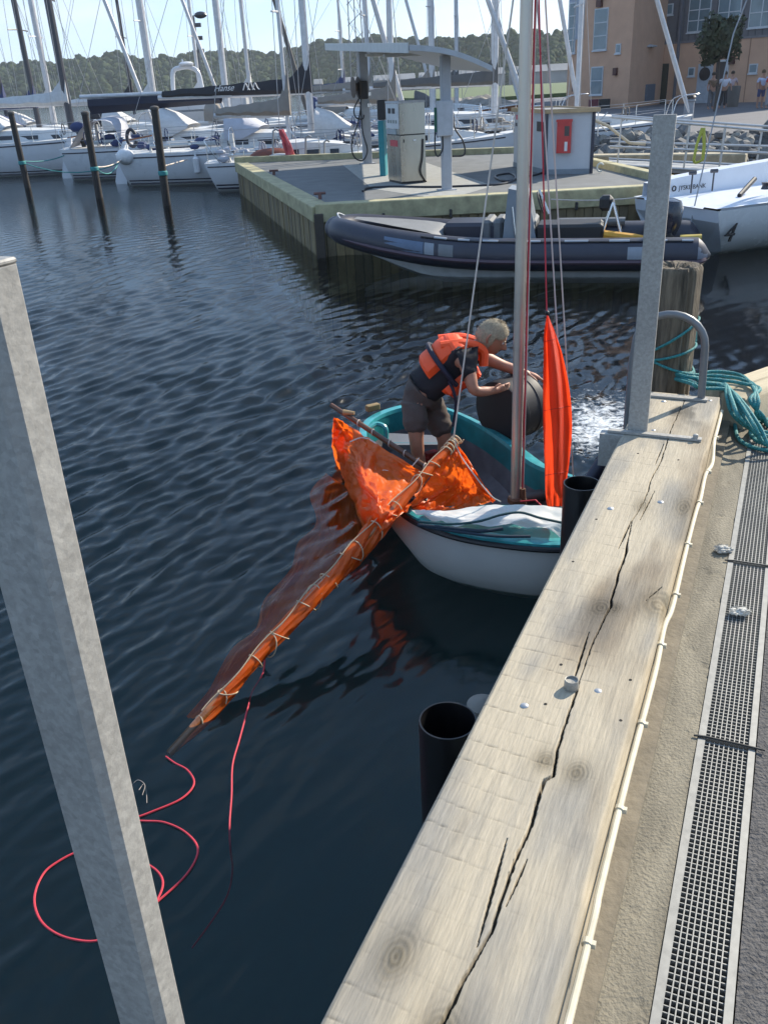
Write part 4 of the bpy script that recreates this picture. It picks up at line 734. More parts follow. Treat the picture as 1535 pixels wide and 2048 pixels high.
man()
def drum():
    c = atY(1022, 815, 6.0); th = thing('black_drum', 'large round black rubber drum resting on the far gunwale of the dinghy', 'drum', c)
    ax = np.array([.78, .62, .06]); ax /= np.linalg.norm(ax)
    pr = [(1e-6, -.112), (.05, -.112), (.055, -.118), (.07, -.118), (.075, -.110), (.165, -.110), (.17, -.103), (.195, -.103), (.20, -.116), (.222, -.118), (.232, -.108), (.236, -.095), (.236, -.05), (.231, -.045), (.231, .045), (.236, .05), (.236, .095), (.23, .11), (.2, .116), (1e-6, .116)]
    pr = [(r*1.0, z*1.2) for r, z in pr]
    MB().lathe(pr, 44, c, -ax).build('shell', M('black_rubber_drum', (.014, .013, .016), .6, var=.3, vs=8), th, True)
    MB().lathe([(.026, -.128), (.026, -.14), (1e-6, -.14)], 12, c-0*ax, -ax).build('bung', MATS['black_rubber'], th, True)
drum()

# ================================================================== FUEL PIER
PZ = .85
NC, FC, NR, FR = np.array([-.93, 16.14]), np.array([-3.84, 27.91]), np.array([5.7, 16.4]), np.array([4.85, 26.0])
plankm = [M('pier_plank_a', (.17, .135, .075), .85, var=.3, vs=9, bump=.4, bs=30, stretch=(1, 1, .3)), M('pier_plank_b', (.14, .115, .07), .85, var=.3, vs=9, bump=.4, bs=30, stretch=(1, 1, .3)), M('pier_plank_c', (.20, .155, .08), .85, var=.3, vs=9, bump=.4, bs=30, stretch=(1, 1, .3))]
kerbm = M('green_timber', (.36, .325, .19), .8, var=.3, vs=5, bump=.3, bs=40); deckm = M('pier_concrete', (.13, .135, .135), .8, var=.22, vs=2.2, bump=.15, bs=50); padm = M('pale_pad', (.30, .30, .28), .8, var=.15)
def pier():
    th = thing('fuel_pier', 'timber clad fuel pier with a pale timber kerb round its grey deck', 'pier', (2.5, 21, 0))
    poly = [NC+np.array([.12, .1]), NR, FR, FC+np.array([.12, -.1])]
    MB().prism([tuple(p) for p in poly], -3, PZ-.02).build('core', M('pier_dark', (.03, .028, .025), .9), th)
    MB().prism([tuple(p) for p in (NC+np.array([.1, .08]), NR, FR, FC+np.array([.1, -.1]))], PZ-.02, PZ).build('deck', deckm, th)
    def wall(A, B, n0, w0):
        d = B-A; L_ = np.linalg.norm(d); d /= L_; n = np.array([d[1], -d[0]]); k = int(L_/w0); rr = random.Random(n0)
        for i in range(k):
            a = i*w0+.006; b = (i+1)*w0-.006; pr = .0+.018*rr.random(); zt = PZ-.13
            q = [A+d*a+n*(.005+pr), A+d*b+n*(.005+pr), A+d*b-n*.05, A+d*a-n*.05]
            c = (q[0]+q[2])/2; m = MB().prism([tuple(p) for p in q], -1.4-.2*rr.random(), zt-.01*rr.random()); m.build('plank', plankm[rr.randrange(3)], th)
    wall(FC, NC, 1, .19); wall(NC, NR, 2, .16)
    def kerb(A, B, w, h, nm='kerb'):
        d = B-A; L_ = np.linalg.norm(d); d /= L_; n = np.array([-d[1], d[0]]); c = (A+B)/2+n*(w/2-.06)
        MB().box((c[0], c[1], PZ+h/2-.13), (L_, w, h+.25-.0), math.atan2(d[1], d[0]), .015).build(nm, kerbm, th)
    kerb(FC, NC+(FC-NC)/12.1*.02, .36, .02); kerb(NC+np.array([.0, 0]), NR, .30, .06); kerb(FR, FC, .25, .16); kerb(NR+(FR-NR)*.05, FR, .22, .14)
    for px, py in ((548, 350), (640, 398)):
        p = at(px, py, PZ+.02); m = MB(); m.tube([p, p+np.array([0, 0, .12])], .035, 10); m.tube([p+np.array([-.11, 0, .1]), p+np.array([.11, .02, .1])], .025, 8); m.build('bollard', M('iron_red', (.13, .06, .05), .6, var=.3), th, True)
    g = [at(600, 334, PZ), at(760, 330, PZ), at(1010, 392, PZ), at(930, 396, PZ)]
    MB().prism([tuple(p[:2]) for p in (at(685, 330, PZ), at(745, 378, PZ), at(890, 400, PZ), at(985, 372, PZ), at(850, 325, PZ))][::1], PZ, PZ+.004).build('pale_slab', padm, th)
    m = MB(); m.box((NC[0]+.05, NC[1]-.03, -.2), (.16, .16, 1.9), .0, .01); m.build('corner_post', M('pier_corner', (.06, .05, .04), .85, var=.3), th)
    for t in (.18, .36, .55, .7, .9):
        p = NC+(NR-NC)*t; MB().box((p[0], p[1]-.07, PZ-.22), (.05, .04, .14), 0, .008).build('kerb_bracket', M('bracket_black', (.03, .03, .03), .5), th)
pier()
steel_p = M('painted_post', (.36, .37, .39), .45, var=.08); roofm = M('roof_steel', (.34, .36, .38), .4, metal=.2, var=.1); inox = M('brushed_steel', (.40, .385, .34), .27, metal=.95, var=.14, vs=2, stretch=(1, 1, .25)); tealbox = M('teal_panel', (.02, .22, .26), .5)
hose = M('black_hose', (.012, .012, .014), .5); pale_box = M('pale_panel', (.42, .43, .45), .5)
def fuel():
    pb, pf = at(735, 327, PZ), at(893, 380, PZ); th = thing('fuel_canopy', 'grey steel canopy with a drooping thin roof over the fuel pump', 'canopy', (pf[0], pf[1], PZ))
    for p, z1, w in ((pb, 3.62, .22), (pf, 3.16, .17)):
        MB().box((p[0], p[1], (PZ+z1)/2), (w, w, z1-PZ), .2, .012).build('post', steel_p, th)
        MB().box((p[0], p[1], PZ+.012), (w+.14, w+.14, .016), .2).build('base_plate', steel_p, th)
    c = [atY(652, 97, 26.2), atY(818, 101, 16.9), atY(984, 143, 17.6), atY(900, 140, 27.2)]
    n = 14; G = np.zeros((2, n, n, 3))
    for i in range(n):
        for j in range(n):
            u = i/(n-1); v = j/(n-1); p = (c[0]*(1-u)+c[1]*u)*(1-v)+(c[3]*(1-u)+c[2]*u)*v; p = p+np.array([0, 0, .09*math.sin(math.pi*v)]); G[0, i, j] = p+np.array([0, 0, .09]); G[1, i, j] = p
    m = MB(); m.grid(G[0]); m.grid(G[1][:, ::-1])
    for a, b in ((G[0][0], G[1][0]), (G[1][-1], G[0][-1])): m.grid(np.array([a, b]))
    for a, b in ((G[1][:, 0], G[0][:, 0]), (G[0][:, -1], G[1][:, -1])): m.grid(np.array([a, b]))
    m.build('roof', roofm, th, True)
    e = [G[0][i, 0]+np.array([-.02, 0, .0]) for i in range(n)]; MB().grid(np.array([[p+np.array([0, 0, .03]) for p in e], [p+np.array([0, 0, -.13]) for p in e]])).build('fascia', M('fascia_pale', (.5, .51, .5), .4), th, solid=.02)
    for t in (.35, .62): q = G[1][int(t*13), 4]; MB().box(q+np.array([.25, 0, -.05]), (1.3, .09, .07), .25, .01).build('light_box', M('lamp_white', (.6, .6, .58), .4), th)
    # pump
    q = [at(777, 363, PZ), at(803, 369, PZ), at(852, 365, PZ)]; A, B, C_ = [p[:2] for p in q]; D = A+C_-B; ctr = (A+C_)/2; tp = thing('fuel_pump', 'tall brushed steel fuel pump with a white display and red sticker', 'fuel pump', (ctr[0], ctr[1], PZ))
    poly = [tuple(p) for p in (A, B, C_, D)]; sh = lambda k: [tuple(ctr+(np.array(p)-ctr)*k) for p in poly]
    MB().prism(sh(.97), PZ, PZ+.05).build('plinth', hose, tp); MB().prism(poly, PZ+.05, PZ+.93).build('lower_cabinet', inox, tp); MB().prism(sh(.985), PZ+.93, PZ+.955).build('joint', hose, tp)
    MB().prism(poly, PZ+.955, PZ+1.53).build('upper_cabinet', inox, tp); MB().prism(sh(1.03), PZ+1.53, PZ+1.57).build('lid', pale_box, tp)
    def face(P0, P1, a, b, z0, z1, nm, mat, off=.012):
        d = P1-P0; n = np.array([d[1], -d[0]]); n /= np.linalg.norm(n); a_ = P0+d*a; b_ = P0+d*b
        return MB().prism([tuple(p) for p in (a_, a_+n*off, b_+n*off, b_)][::-1] if np.cross(n, d) < 0 else [tuple(p) for p in (a_, a_+n*off, b_+n*off, b_)], z0, z1).build(nm, mat, tp)
    face(A, B, .03, .97, PZ+1.06, PZ+1.52, 'display_panel', M('panel_white', (.55, .56, .56), .4)); face(A, B, .2, .42, PZ+1.34, PZ+1.44, 'display', hose, .016); face(A, B, .5, .72, PZ+1.34, PZ+1.44, 'display', hose, .016)
    for k in range(4): face(A, B, .15+.19*k, .27+.19*k, PZ+1.16, PZ+1.22, 'price_window', M('lcd_grey', (.2, .22, .2), .4), .016)
    face(A, B, .25, .8, PZ+.72, PZ+.84, 'sticker', M('red_sticker', (.5, .05, .06), .5), .006)
    face(A, B, .0, .75, PZ+.95, PZ+1.05, 'nozzle_bay', M('bay_grey', (.3, .33, .34), .5), .01)
    face(B, C_, .12, .16, PZ+.8, PZ+.86, 'lock', hose, .01); face(B, C_, .5, .62, PZ+.82, PZ+.85, 'handle', M('chrome', (.6, .6, .6), .2, metal=.9), .02)
    MB().tube(catmull([np.array([*C_, PZ+.85])+np.array([-.05, -.04, 0]), np.array([*C_, PZ+.5])+np.array([-.07, -.06, 0]), np.array([*C_, PZ+.25])+np.array([-.12, -.08, 0]), np.array([*C_, PZ+.1])+np.array([-.06, -.06, 0]), np.array([*C_, PZ+.02])+np.array([.0, -.03, 0])], 6), .016, 8).build('cable', hose, tp, True)
    p = at(768, 352, PZ); tb = thing('teal_cabinet', 'narrow teal cabinet standing against the side of the fuel pump', 'cabinet', p); MB().box(p+np.array([.0, .1, .58]), (.13, .34, 1.16), -.2, .01).build('body', tealbox, tb); MB().box(p+np.array([.02, .1, 1.38]), (.18, .3, .4), -.2, .02).build('head', hose, tb)
    # boxes and reels hung on the posts
    b = thing('switch_box', 'pale grey switch box fixed to the front canopy post, hoses either side', 'box', (pf[0], pf[1], PZ+1.3)); d = np.array([-.03, -.13, 0])
    MB().box(np.array([pf[0], pf[1], PZ+1.27])+d, (.30, .14, .60), .12, .012).build('case', pale_box, b)
    m = MB(); o = np.array([pf[0]-.2, pf[1]-.1, PZ]); MB().box(o+np.array([0, 0, 1.25]), (.05, .1, .42), 0, .01).build('nozzle', M('green_nozzle', (.01, .10, .06), .5), b)
    m.tube(catmull([o+np.array([-.01, 0, 1.1]), o+np.array([-.02, 0, .72]), o+np.array([.04, 0, .62]), o+np.array([.12, 0, .75]), o+np.array([.12, 0, 1.0])], 6), .014, 8); m.build('hose', hose, b, True)
    o = np.array([pf[0]+.14, pf[1], PZ]); MB().tube(catmull([o+np.array([0, 0, 1.35]), o+np.array([.02, 0, 1.1]), o+np.array([.18, 0, .85]), o+np.array([.2, 0, .62]), o+np.array([-.03, 0, .6])], 6), .016, 8).build('hose', hose, b, True)
    r = thing('hose_reel', 'black hose reel with looped hose hanging on the back canopy post', 'hose reel', (pb[0], pb[1], PZ+1.6)); o = np.array([pb[0]-.03, pb[1]-.2, PZ])
    MB().box(o+np.array([0, 0, 1.78]), (.26, .22, .42), .1, .03).build('case', hose, r); MB().lathe([(.20, -.08), (.25, -.07), (.25, -.06), (.1, -.05), (.1, .05), (.25, .06), (.25, .07), (.2, .08)], 20, o+np.array([-.18, 0, 1.85]), (1, .3, 0)).build('drum', M('reel_brown', (.08, .055, .04), .6), r, True)
    MB().tube(catmull([o+np.array([-.1, 0, 1.6]), o+np.array([-.25, 0, 1.35]), o+np.array([-.22, 0, 1.15]), o+np.array([-.05, 0, 1.1]), o+np.array([0, 0, 1.2])], 6), .018, 8).build('hose', hose, r, True)
    MB().tube(catmull([o+np.array([-.05, 0, 1.6]), o+np.array([-.14, 0, 1.1]), o+np.array([-.36, 0, .55]), o+np.array([-.32, 0, .2]), o+np.array([-.1, 0, .1]), o+np.array([.04, 0, .35]), o+np.array([-.06, 0, .8]), o+np.array([-.08, 0, 1.5])], 8), .018, 8).build('hose', hose, r, True)
    for z in (1.42, 1.68): MB().box(o+np.array([.15, .05, z]), (.1, .2, .1), 0, .01).build('bracket', M('chrome', (.6, .6, .6), .2, metal=.9), r)
    pth = [(725, 382), (730, 378), (745, 375), (790, 373), (860, 374), (930, 372), (1000, 368), (1030, 358), (1020, 347), (990, 352), (1010, 362), (1060, 352), (1085, 345)]
    tag(MB().tube(catmull([at(x, y, PZ+.02) for x, y in pth], 8), .022, 8).build('fuel_hose', M('hose_blue_black', (.012, .014, .022), .4), None, True), 'long dark hose lying across the pier deck in front of the pump', 'hose')
    # shack
    Ls, Cs, Rs = at(1026, 333, PZ)[:2], at(1090, 349, PZ)[:2], at(1184, 347, PZ)[:2]; Bs = Ls+Rs-Cs; ct = (Ls+Rs)/2; sh_ = thing('pier_shack', 'white panelled shack on the pier with a pale timber roof edge', 'shack', (ct[0], ct[1], PZ))
    wp = M('white_panel', (.50, .51, .53), .5, var=.04); MB().prism([tuple(p) for p in (Ls, Cs, Rs, Bs)], PZ+.0, PZ+1.2).build('wall', wp, sh_)
    nrm = lambda a, b: np.array([(b-a)[1], -(b-a)[0]])/np.linalg.norm(b-a)
    def strip(P0, P1, a, b, z0, z1, nm, mat, off, par=sh_):
        d = P1-P0; n = nrm(P0, P1); a_ = P0+d*a; b_ = P0+d*b; return MB().prism([tuple(p) for p in (a_, a_+n*off, b_+n*off, b_)][::-1], z0, z1).build(nm, mat, par)
    dk = M('strip_dark', (.03, .032, .05), .5)
    strip(Ls, Cs, .93, 1.01, PZ+.0, PZ+1.19, 'corner_strip', dk, .02); strip(Cs, Rs, -.01, .02, PZ, PZ+1.19, 'corner_strip', dk, .02); strip(Cs, Rs, .93, 1.0, PZ, PZ+1.19, 'corner_strip', dk, .02); strip(Cs, Rs, .02, .93, PZ, PZ+.1, 'skirting', M('skirting_grey', (.22, .25, .28), .6), .012)
    strip(Ls, Cs, .0, .93, PZ, PZ+.1, 'skirting', MATS['skirting_grey'], .012)
    strip(Ls, Cs, .72, .9, PZ+.83, PZ+1.02, 'vent', hose, .01); strip(Ls, Cs, .06, .18, PZ+1.02, PZ+1.12, 'sticker', M('pink_sticker', (.55, .12, .16), .5), .006); strip(Ls, Cs, .05, .1, PZ+.88, PZ+.95, 'sticker', dk, .006)
    ov = lambda p, k: tuple(ct+(p-ct)*k); MB().prism([ov(p, 1.07) for p in (Ls, Cs, Rs, Bs)], PZ+1.2, PZ+1.235).build('roof', M('roof_felt', (.2, .2, .2), .8), sh_)
    m = MB(); Pp = [np.array(ov(p, 1.075)) for p in (Ls, Cs, Rs, Bs)]
    for i in range(4):
        a, b = Pp[i], Pp[(i+1) % 4]; c = (a+b)/2; dd = b-a; MB().box((c[0], c[1], PZ+1.225), (np.linalg.norm(dd)+.03, .03, .08), math.atan2(dd[1], dd[0]), .004).build('fascia_board', M('fascia_wood', (.42, .30, .17), .7, var=.2), sh_)
    fb = thing('fire_box', 'red extinguisher cabinet on the white shack wall', 'fire cabinet', (Cs[0], Cs[1], PZ+.8)); n = nrm(Cs, Rs); d = Rs-Cs
    redp = M('red_paint', (.48, .02, .02), .4, coat=.3)
    strip(Cs, Rs, .22, .52, PZ+.42, PZ+1.06, 'case', redp, .10, fb); strip(Cs+n*.1, Rs+n*.1, .38, .48, PZ+.75, PZ+.94, 'window', M('window_dark', (.05, .04, .04), .2), .006, fb); strip(Cs+n*.1, Rs+n*.1, .39, .45, PZ+.46, PZ+.64, 'label_plate', M('label_white', (.7, .7, .7), .5), .006, fb); strip(Cs+n*.1, Rs+n*.1, .2, .54, PZ+1.02, PZ+1.07, 'lid', redp, .02, fb)
    p = at(1197, 347, PZ); tag(MB().tube([p+np.array([.07*math.cos(a)+.02, 0, .12+.08*math.sin(a)]) for a in np.linspace(.6, 5.2, 16)], .018, 8).build('mooring_ring', M('cream_ring', (.6, .58, .5), .5), None, True), 'small cream ring standing on the pier deck beside the shack', 'ring')
fuel()
# ================================================================== RIB
def rib():
    N0 = at(1418, 517, .30)[:2]; T0 = atY(655, 446, 14.9); ang = math.atan2(T0[1]-N0[1], T0[0]-N0[0])+.135; d = np.array([math.cos(ang), math.sin(ang)]); n = np.array([d[1], -d[0]])  # n to the far side
    if n[1] < 0: n = -n
    Wd = .82; S0 = N0+n*Wd; L_ = (T0[:2]-S0)@d
    th = thing('inflatable_boat', 'dark blue rigid inflatable moored along the fuel pier, grey console amidships', 'inflatable boat', (*S0, 0), math.atan2(d[1], d[0]))
    loc = lambda x, y, z: np.array([*(S0+d*x-n*y), z])       # x forward, y towards the camera side
    tubem = M('navy_hypalon', (.027, .028, .042), .42, var=.15, vs=4); greyf = M('grey_hypalon', (.16, .165, .17), .6, var=.12)
    def path(sd):
        P = [(0.0, sd*Wd, .34), (.35, sd*Wd, .36), (1.5, sd*Wd, .36), (3.0, sd*Wd, .37), (L_*.66, sd*Wd*.97, .42), (L_*.82, sd*Wd*.74, .53), (L_*.93, sd*Wd*.40, .63), (L_*.975, 0, .66)]
        return catmull([loc(*p) for p in P], 7)
    for sd in (1, -1):
        P = path(sd); k = len(P); rs = [.03+.20*min(1, i/5.)**.8 if i < 5 else .235-.05*max(0, (i-k*.6)/(k*.4)) for i in range(k)]
        MB().tube(P, rs, 18).build('tube', tubem, th, True)
        out = -n*sd; q = [p+np.array([*(out*(r*.96)), -r*.30]) for p, r in zip(P, rs)][2:-2]
        MB().tube(q, .035, 6).build('rub_strake', M('strake_rose', (.075, .045, .06), .6), th, True)
        q = [p+np.array([*(out*(r*.55)), r*.86]) for p, r in zip(P, rs)][6:int(k*.62)]
        MB().tube(q, .016, 6).build('grab_line', black_rub, th, True)
        if sd == 1:
            for i in range(0, len(q)-2, 3): MB().tube([q[i]+np.array([0, 0, .012]), q[i+1]*.5+q[i+2]*.5+np.array([0, 0, .012])], .02, 6).build('patch', M('pale_patch', (.42, .43, .45), .6), th, True)
            for f, w, mat in ((.66, .55, M('label_blue', (.10, .14, .21), .5)), (.60, .13, M('label_pale', (.25, .27, .30), .5)), (.57, .22, greyf), (.225, .26, MATS['label_pale']), (.075, .46, M('label_blue2', (.13, .15, .19), .5))):
                i = int(f*(k-1)); g = []
                for t in np.linspace(-.5, .5, 6):
                    x = i+t*w/ (L_/k); i0 = int(max(0, min(k-2, math.floor(x)))); fr_ = x-i0; c = P[i0]*(1-fr_)+P[i0+1]*fr_; r = rs[i0]*(1-fr_)+rs[i0+1]*fr_+.004
                    g.append([c+np.array([*(out*math.cos(a)*r), math.sin(a)*r]) for a in np.linspace(-.12, .62, 6)])
                MB().grid(np.array(g)).build('label_patch', mat, th, True)
    bow = loc(L_*.975, 0, .66); MB().ball(bow, .2, 10, (1, 1, .95)).build('nose', tubem, th, True); MB().tube(catmull([loc(L_*.95, .2, .80), loc(L_*.965, .1, .88), loc(L_*.97, -.08, .88), loc(L_*.95, -.2, .80)], 6), .014, 6).build('bow_handle', M('pale_patch', (.42, .43, .45), .6), th, True)
    # hull under the tubes
    st = np.linspace(.25, L_*.9, 16); g = []
    for x in st:
        f = x/L_; w = Wd*.86*(1-sstep(.55, .97, f)**1.3); kz = -.22+.62*sstep(.6, .98, f)**1.5; c = .24+.3*sstep(.6, 1, f)
        g.append([loc(x, -w, c), loc(x, -w*.9, c*.3+kz*.5), loc(x, 0, kz), loc(x, w*.9, c*.3+kz*.5), loc(x, w, c)])
    MB().grid(np.array(g)).build('hull', M('hull_grey', (.40, .41, .41), .4), th, True); m = MB(); m.box(loc(2.4, 0, .33), (4.2, 1.2, .04), ang); m.build('floor', greyf, th)
    # foredeck bag, seats, console, frame, engine
    MB().grid(patch([[loc(L_*.92, .1, .82), loc(L_*.92, -.1, .82)], [loc(L_*.8, .38, .74), loc(L_*.8, -.38, .74)], [loc(L_*.68, .56, .62), loc(L_*.68, -.56, .62)], [loc(L_*.675, .56, .4), loc(L_*.675, -.56, .4)]], 12, 10)).build('bow_locker', greyf, th, True)
    MB().box(loc(L_*.60, -.2, .55), (.85, .7, .36), ang, .05).build('front_seat', tubem, th, True)
    for i in range(5): MB().box(loc(L_*.555-.17*i, -.2, .60), (.155, .74, .34), ang, .04).build('cushion', M('cushion_grey', (.13, .135, .14), .7), th, True)
    m = MB(); cx = L_*.455; q = [loc(cx-.22, .3, .35), loc(cx+.34, .3, .35), loc(cx+.34, -.3, .35), loc(cx-.22, -.3, .35)]; t_ = [loc(cx-.05, .26, 1.18), loc(cx+.25, .26, 1.24), loc(cx+.25, -.26, 1.24), loc(cx-.05, -.26, 1.18)]
    m.add(q+t_, [(3, 2, 1, 0), (4, 5, 6, 7), (0, 1, 5, 4), (1, 2, 6, 5), (2, 3, 7, 6), (3, 0, 4, 7)]); m.build('console', M('console_grey', (.20, .225, .25), .45, var=.08), th)
    MB().tube([loc(cx+.12, .31, .5), loc(cx+.18, .29, .98)], .012, 6).build('console_rail', M('chrome', (.6, .6, .6), .2, metal=.9), th, True)
    c = loc(cx-.22, 0, 1.0); MB().tube([c+np.array([*(n*.16*math.cos(a)+d*.05*math.sin(a)), .15*math.sin(a)]) for a in np.linspace(0, 6.29, 20)], .014, 6).build('steering_wheel', black_rub, th, True)
    MB().tube([loc(cx-.2, .12, 1.2), loc(cx-.36, .14, .85)], .02, 8).build('throttle', M('chrome', (.6, .6, .6), .2, metal=.9), th, True)
    MB().box(loc(L_*.34, 0, .56), (1.0, .6, .30), ang, .04).build('helm_seat', black_rub, th, True); MB().tube([loc(L_*.2, -Wd*.8, .62), loc(L_*.38, -Wd*.8, .62)], .06, 8).build('far_pad', greyf, th, True)
    fx = L_*.235; fm = MB()
    for a, b in (((-.16, .2, .5), (0, .15, 1.0)), ((.14, .2, .5), (0, .15, 1.0)), ((-.16, -.2, .5), (0, -.15, 1.0)), ((.14, -.2, .5), (0, -.15, 1.0)), ((0, .15, 1.0), (0, -.15, 1.0))): MB().tube([loc(fx+a[0], a[1], a[2]), loc(fx+b[0], b[1], b[2])], .018, 8).build('frame_leg', M('chrome', (.6, .6, .6), .2, metal=.9), th, True)
    MB().box(loc(fx+.1, 0, .98), (.2, .24, .22), ang, .05).build('frame_pack', black_rub, th, True)
    yl = M('yellow_bag', (.62, .30, .03), .6, var=.15)
    MB().tube([loc(fx+.1, .25, .56), loc(fx-.35, .3, .5), loc(fx-.75, .3, .44)], [.06, .07, .05], 8).build('yellow_bag', yl, th, True); MB().tube([loc(fx-1.0, .25, .48), loc(fx-1.3, .25, .5)], [.06, .05], 8).build('yellow_can', M('yellow_can', (.6, .42, .08), .5), th, True)
    ex = .62; MB().box(loc(ex, 0, .55), (.3, .3, .5), ang, .05).build('engine_leg', black_rub, th, True); m = MB(); e = [loc(ex+.28, 0, .98), loc(ex+.1, 0, 1.04), loc(ex-.22, 0, 1.0), loc(ex-.36, 0, .93)]
    m.tube([loc(ex-.05, 0, .5), loc(ex-.05, 0, .66), loc(ex-.05, 0, .9), loc(ex-.06, 0, 1.0), loc(ex-.06, 0, 1.03)], [.14, .20, .21, .16, .05], 14); m.build('engine_cowl', M('cowl_black', (.015, .017, .03), .22, coat=.5), th, True); MB().tube([loc(ex-.2, .12, .86), loc(ex-.21, -.1, .86)], .04, 6).build('cowl_badge', M('pale_patch', (.42, .43, .45), .6), th, True)
    MB().box(loc(.85, 0, .36), (.08, 1.25, .5), ang, .02).build('transom', black_rub, th)
rib()

# ================================================================== SAILING BOATS
hullw = M('boat_white', (.55, .56, .58), .28, var=.04, vs=2, coat=.3); hullg = M('boat_grey_white', (.46, .48, .5), .35, var=.05); deckw = M('deck_white', (.56, .56, .55), .55, var=.06); navy = M('navy_stripe', (.012, .014, .03), .4)
glassd = M('dark_glass', (.02, .022, .028), .12); canv = {'black': M('canvas_black', (.022, .021, .026), .8, var=.2), 'white': M('canvas_white', (.52, .51, .50), .75, var=.1), 'tan': M('canvas_tan', (.23, .20, .17), .8, var=.1), 'grey': M('canvas_grey', (.10, .095, .09), .8, var=.12), 'blue': M('canvas_blue', (.03, .045, .12), .75), 'lilac': M('canvas_pale', (.40, .41, .46), .7, var=.08)}
alw = M('mast_white', (.52, .52, .53), .4, metal=.2); ald = M('mast_dark', (.05, .05, .06), .4); ropeg = M('wire_grey', (.30, .30, .31), .5); chrome = M('chrome', (.6, .6, .6), .2, metal=.9); mahog = M('mahogany', (.20, .07, .025), .4, var=.25)
def sailboat(name, label, S, hdg, L_, B, mast_f, mast_r=.09, mast_h=12.5, boom=None, cover=None, hood=None, hood_f=.36, mastm=None, hullm=None, fb=1.0, bowup=.25, jib=True, rudder=False, stripe=True, cabin=True, group='sailing yachts moored in the marina', rails=True, jibm=None, spreaders=True):
    hd = np.array([math.cos(hdg), math.sin(hdg)]); sd = np.array([-hd[1], hd[0]]); th = thing(name, label, 'sailing boat', (S[0], S[1], 0), hdg, group)
    loc = lambda x, y, z: np.array([S[0]+hd[0]*x+sd[0]*y, S[1]+hd[1]*x+sd[1]*y, z]); hm = hullm or hullw; st = np.linspace(0, 1, 18); g = []
    bw = lambda f: B/2*(.76+.24*math.sin(min(1, f/.45)*math.pi/2) if f < .45 else (1-((f-.45)/.55)**2.3)+.004)
    sh = lambda f: fb+bowup*f*f-.05*math.sin(math.pi*f)
    xo = lambda f, zf: L_*f+(1-zf)*(.30*(1-f)**6-.55*f**10)
    for f in st:
        w = bw(f); z = sh(f); kz = -.35*math.sin(math.pi*min(1, f*.8+.2))
        sec = [(1, 1), (1.0, .72), (.965, .4), (.88, .1), (.70, -.1), (.35, -.25)]
        r = [loc(xo(f, zf), -w*k, z*zf if zf > 0 else kz*abs(zf)*4) for k, zf in sec]+[loc(xo(f, -.3), 0, kz)]+[loc(xo(f, zf), w*k, z*zf if zf > 0 else kz*abs(zf)*4) for k, zf in sec[::-1]]; g.append(r)
    m = MB().grid(np.array(g)); m.add(g[0], [tuple(range(len(g[0])))]); m.build('hull', hm, th, True)
    dk = [[loc(xo(f, 1)-.0, y*bw(f)*.99, sh(f)+.004+.05*(1-y*y)) for y in np.linspace(-1, 1, 7)] for f in st]; MB().grid(np.array(dk)).build('deck', deckw, th, True)
    if stripe:
        for z0, z1, nm in ((.05, .10, 'boot_stripe'), (.15, .19, 'boot_stripe'), (fb*.86, fb*.90, 'cove_stripe')):
            for s_ in (-1, 1):
                q = []
                for f in np.linspace(.01, .97, 18):
                    row = []
                    for z in (z0, z1):
                        zf = z/sh(f); k = np.interp(zf, [.1, .4, .72, 1], [.88, .965, 1, 1]); row.append(loc(xo(f, zf), s_*(bw(f)*k+.012), z+(.0 if nm[0] == 'b' else bowup*f*f)))
                    q.append(row)
                MB().grid(np.array(q)).build(nm, navy, th)
    if cabin:
        cf = np.linspace(.36, .80, 10); q = []
        for f in cf:
            t = (f-.36)/.44; w = bw(f)*.62*(1-.35*t*t); hh = .42*(1-t**2.2)+.03; z = sh(f)+.03; q.append([loc(L_*f, -w, z), loc(L_*f, -w*.86, z+hh), loc(L_*f, 0, z+hh*1.18), loc(L_*f, w*.86, z+hh), loc(L_*f, w, z)])
        m = MB().grid(np.array(q)); m.add(q[0], [(0, 1, 2, 3, 4)]); m.build('cabin', deckw, th)
        for f in (.42, .52, .61):
            t = (f-.36)/.44; w = bw(f)*.62*(1-.35*t*t)*.945; z = sh(f)+.03+.2*(1-t); a = loc(L_*(f-.035), -w-.02, z-.07); b = loc(L_*(f+.035), -w-.005, z-.07); c = loc(L_*(f+.035), -w+.03, z+.08); d_ = loc(L_*(f-.035), -w+.015, z+.08)
            o = np.array([*(-sd*.02), 0]); m = MB().add([a+o, b+o, c+o, d_+o, a, b, c, d_], [(0, 1, 2, 3), (4, 7, 6, 5), (0, 4, 5, 1), (1, 5, 6, 2), (2, 6, 7, 3), (3, 7, 4, 0)]); m.build('cabin_window', glassd, th)
        MB().tube([loc(L_*.12, -bw(.12)*.7, sh(.1)+.0), loc(L_*.12, -bw(.1)*.72, sh(.1)+.22), loc(L_*.36, -bw(.3)*.7, sh(.3)+.25)], .07, 6).build('coaming', deckw, th, True)
        MB().tube([loc(L_*.12, bw(.12)*.7, sh(.1)+.0), loc(L_*.12, bw(.1)*.72, sh(.1)+.22), loc(L_*.36, bw(.3)*.7, sh(.3)+.25)], .07, 6).build('coaming', deckw, th, True)
    if rails:
        for f, s_ in ((.14, -1), (.26, -1), (.14, 1), (.26, 1)): MB().lathe([(.07, 0), (.055, .05), (.075, .13), (.05, .15), (1e-6, .155)], 10, loc(L_*f, s_*bw(f)*.72, sh(f)+.22)).build('winch', chrome, th, True)
        c = loc(L_*.12, 0, sh(.1)+.55); MB().tube([c+np.array([*(sd*.42*math.cos(a)), .42*math.sin(a)]) for a in np.linspace(0, 6.283, 22)], .018, 6).build('steering_wheel', chrome, th, True); MB().tube([c-np.array([0, 0, .6]), c+np.array([0, 0, .25])], [.1, .06], 8).build('wheel_pedestal', deckw, th, True)
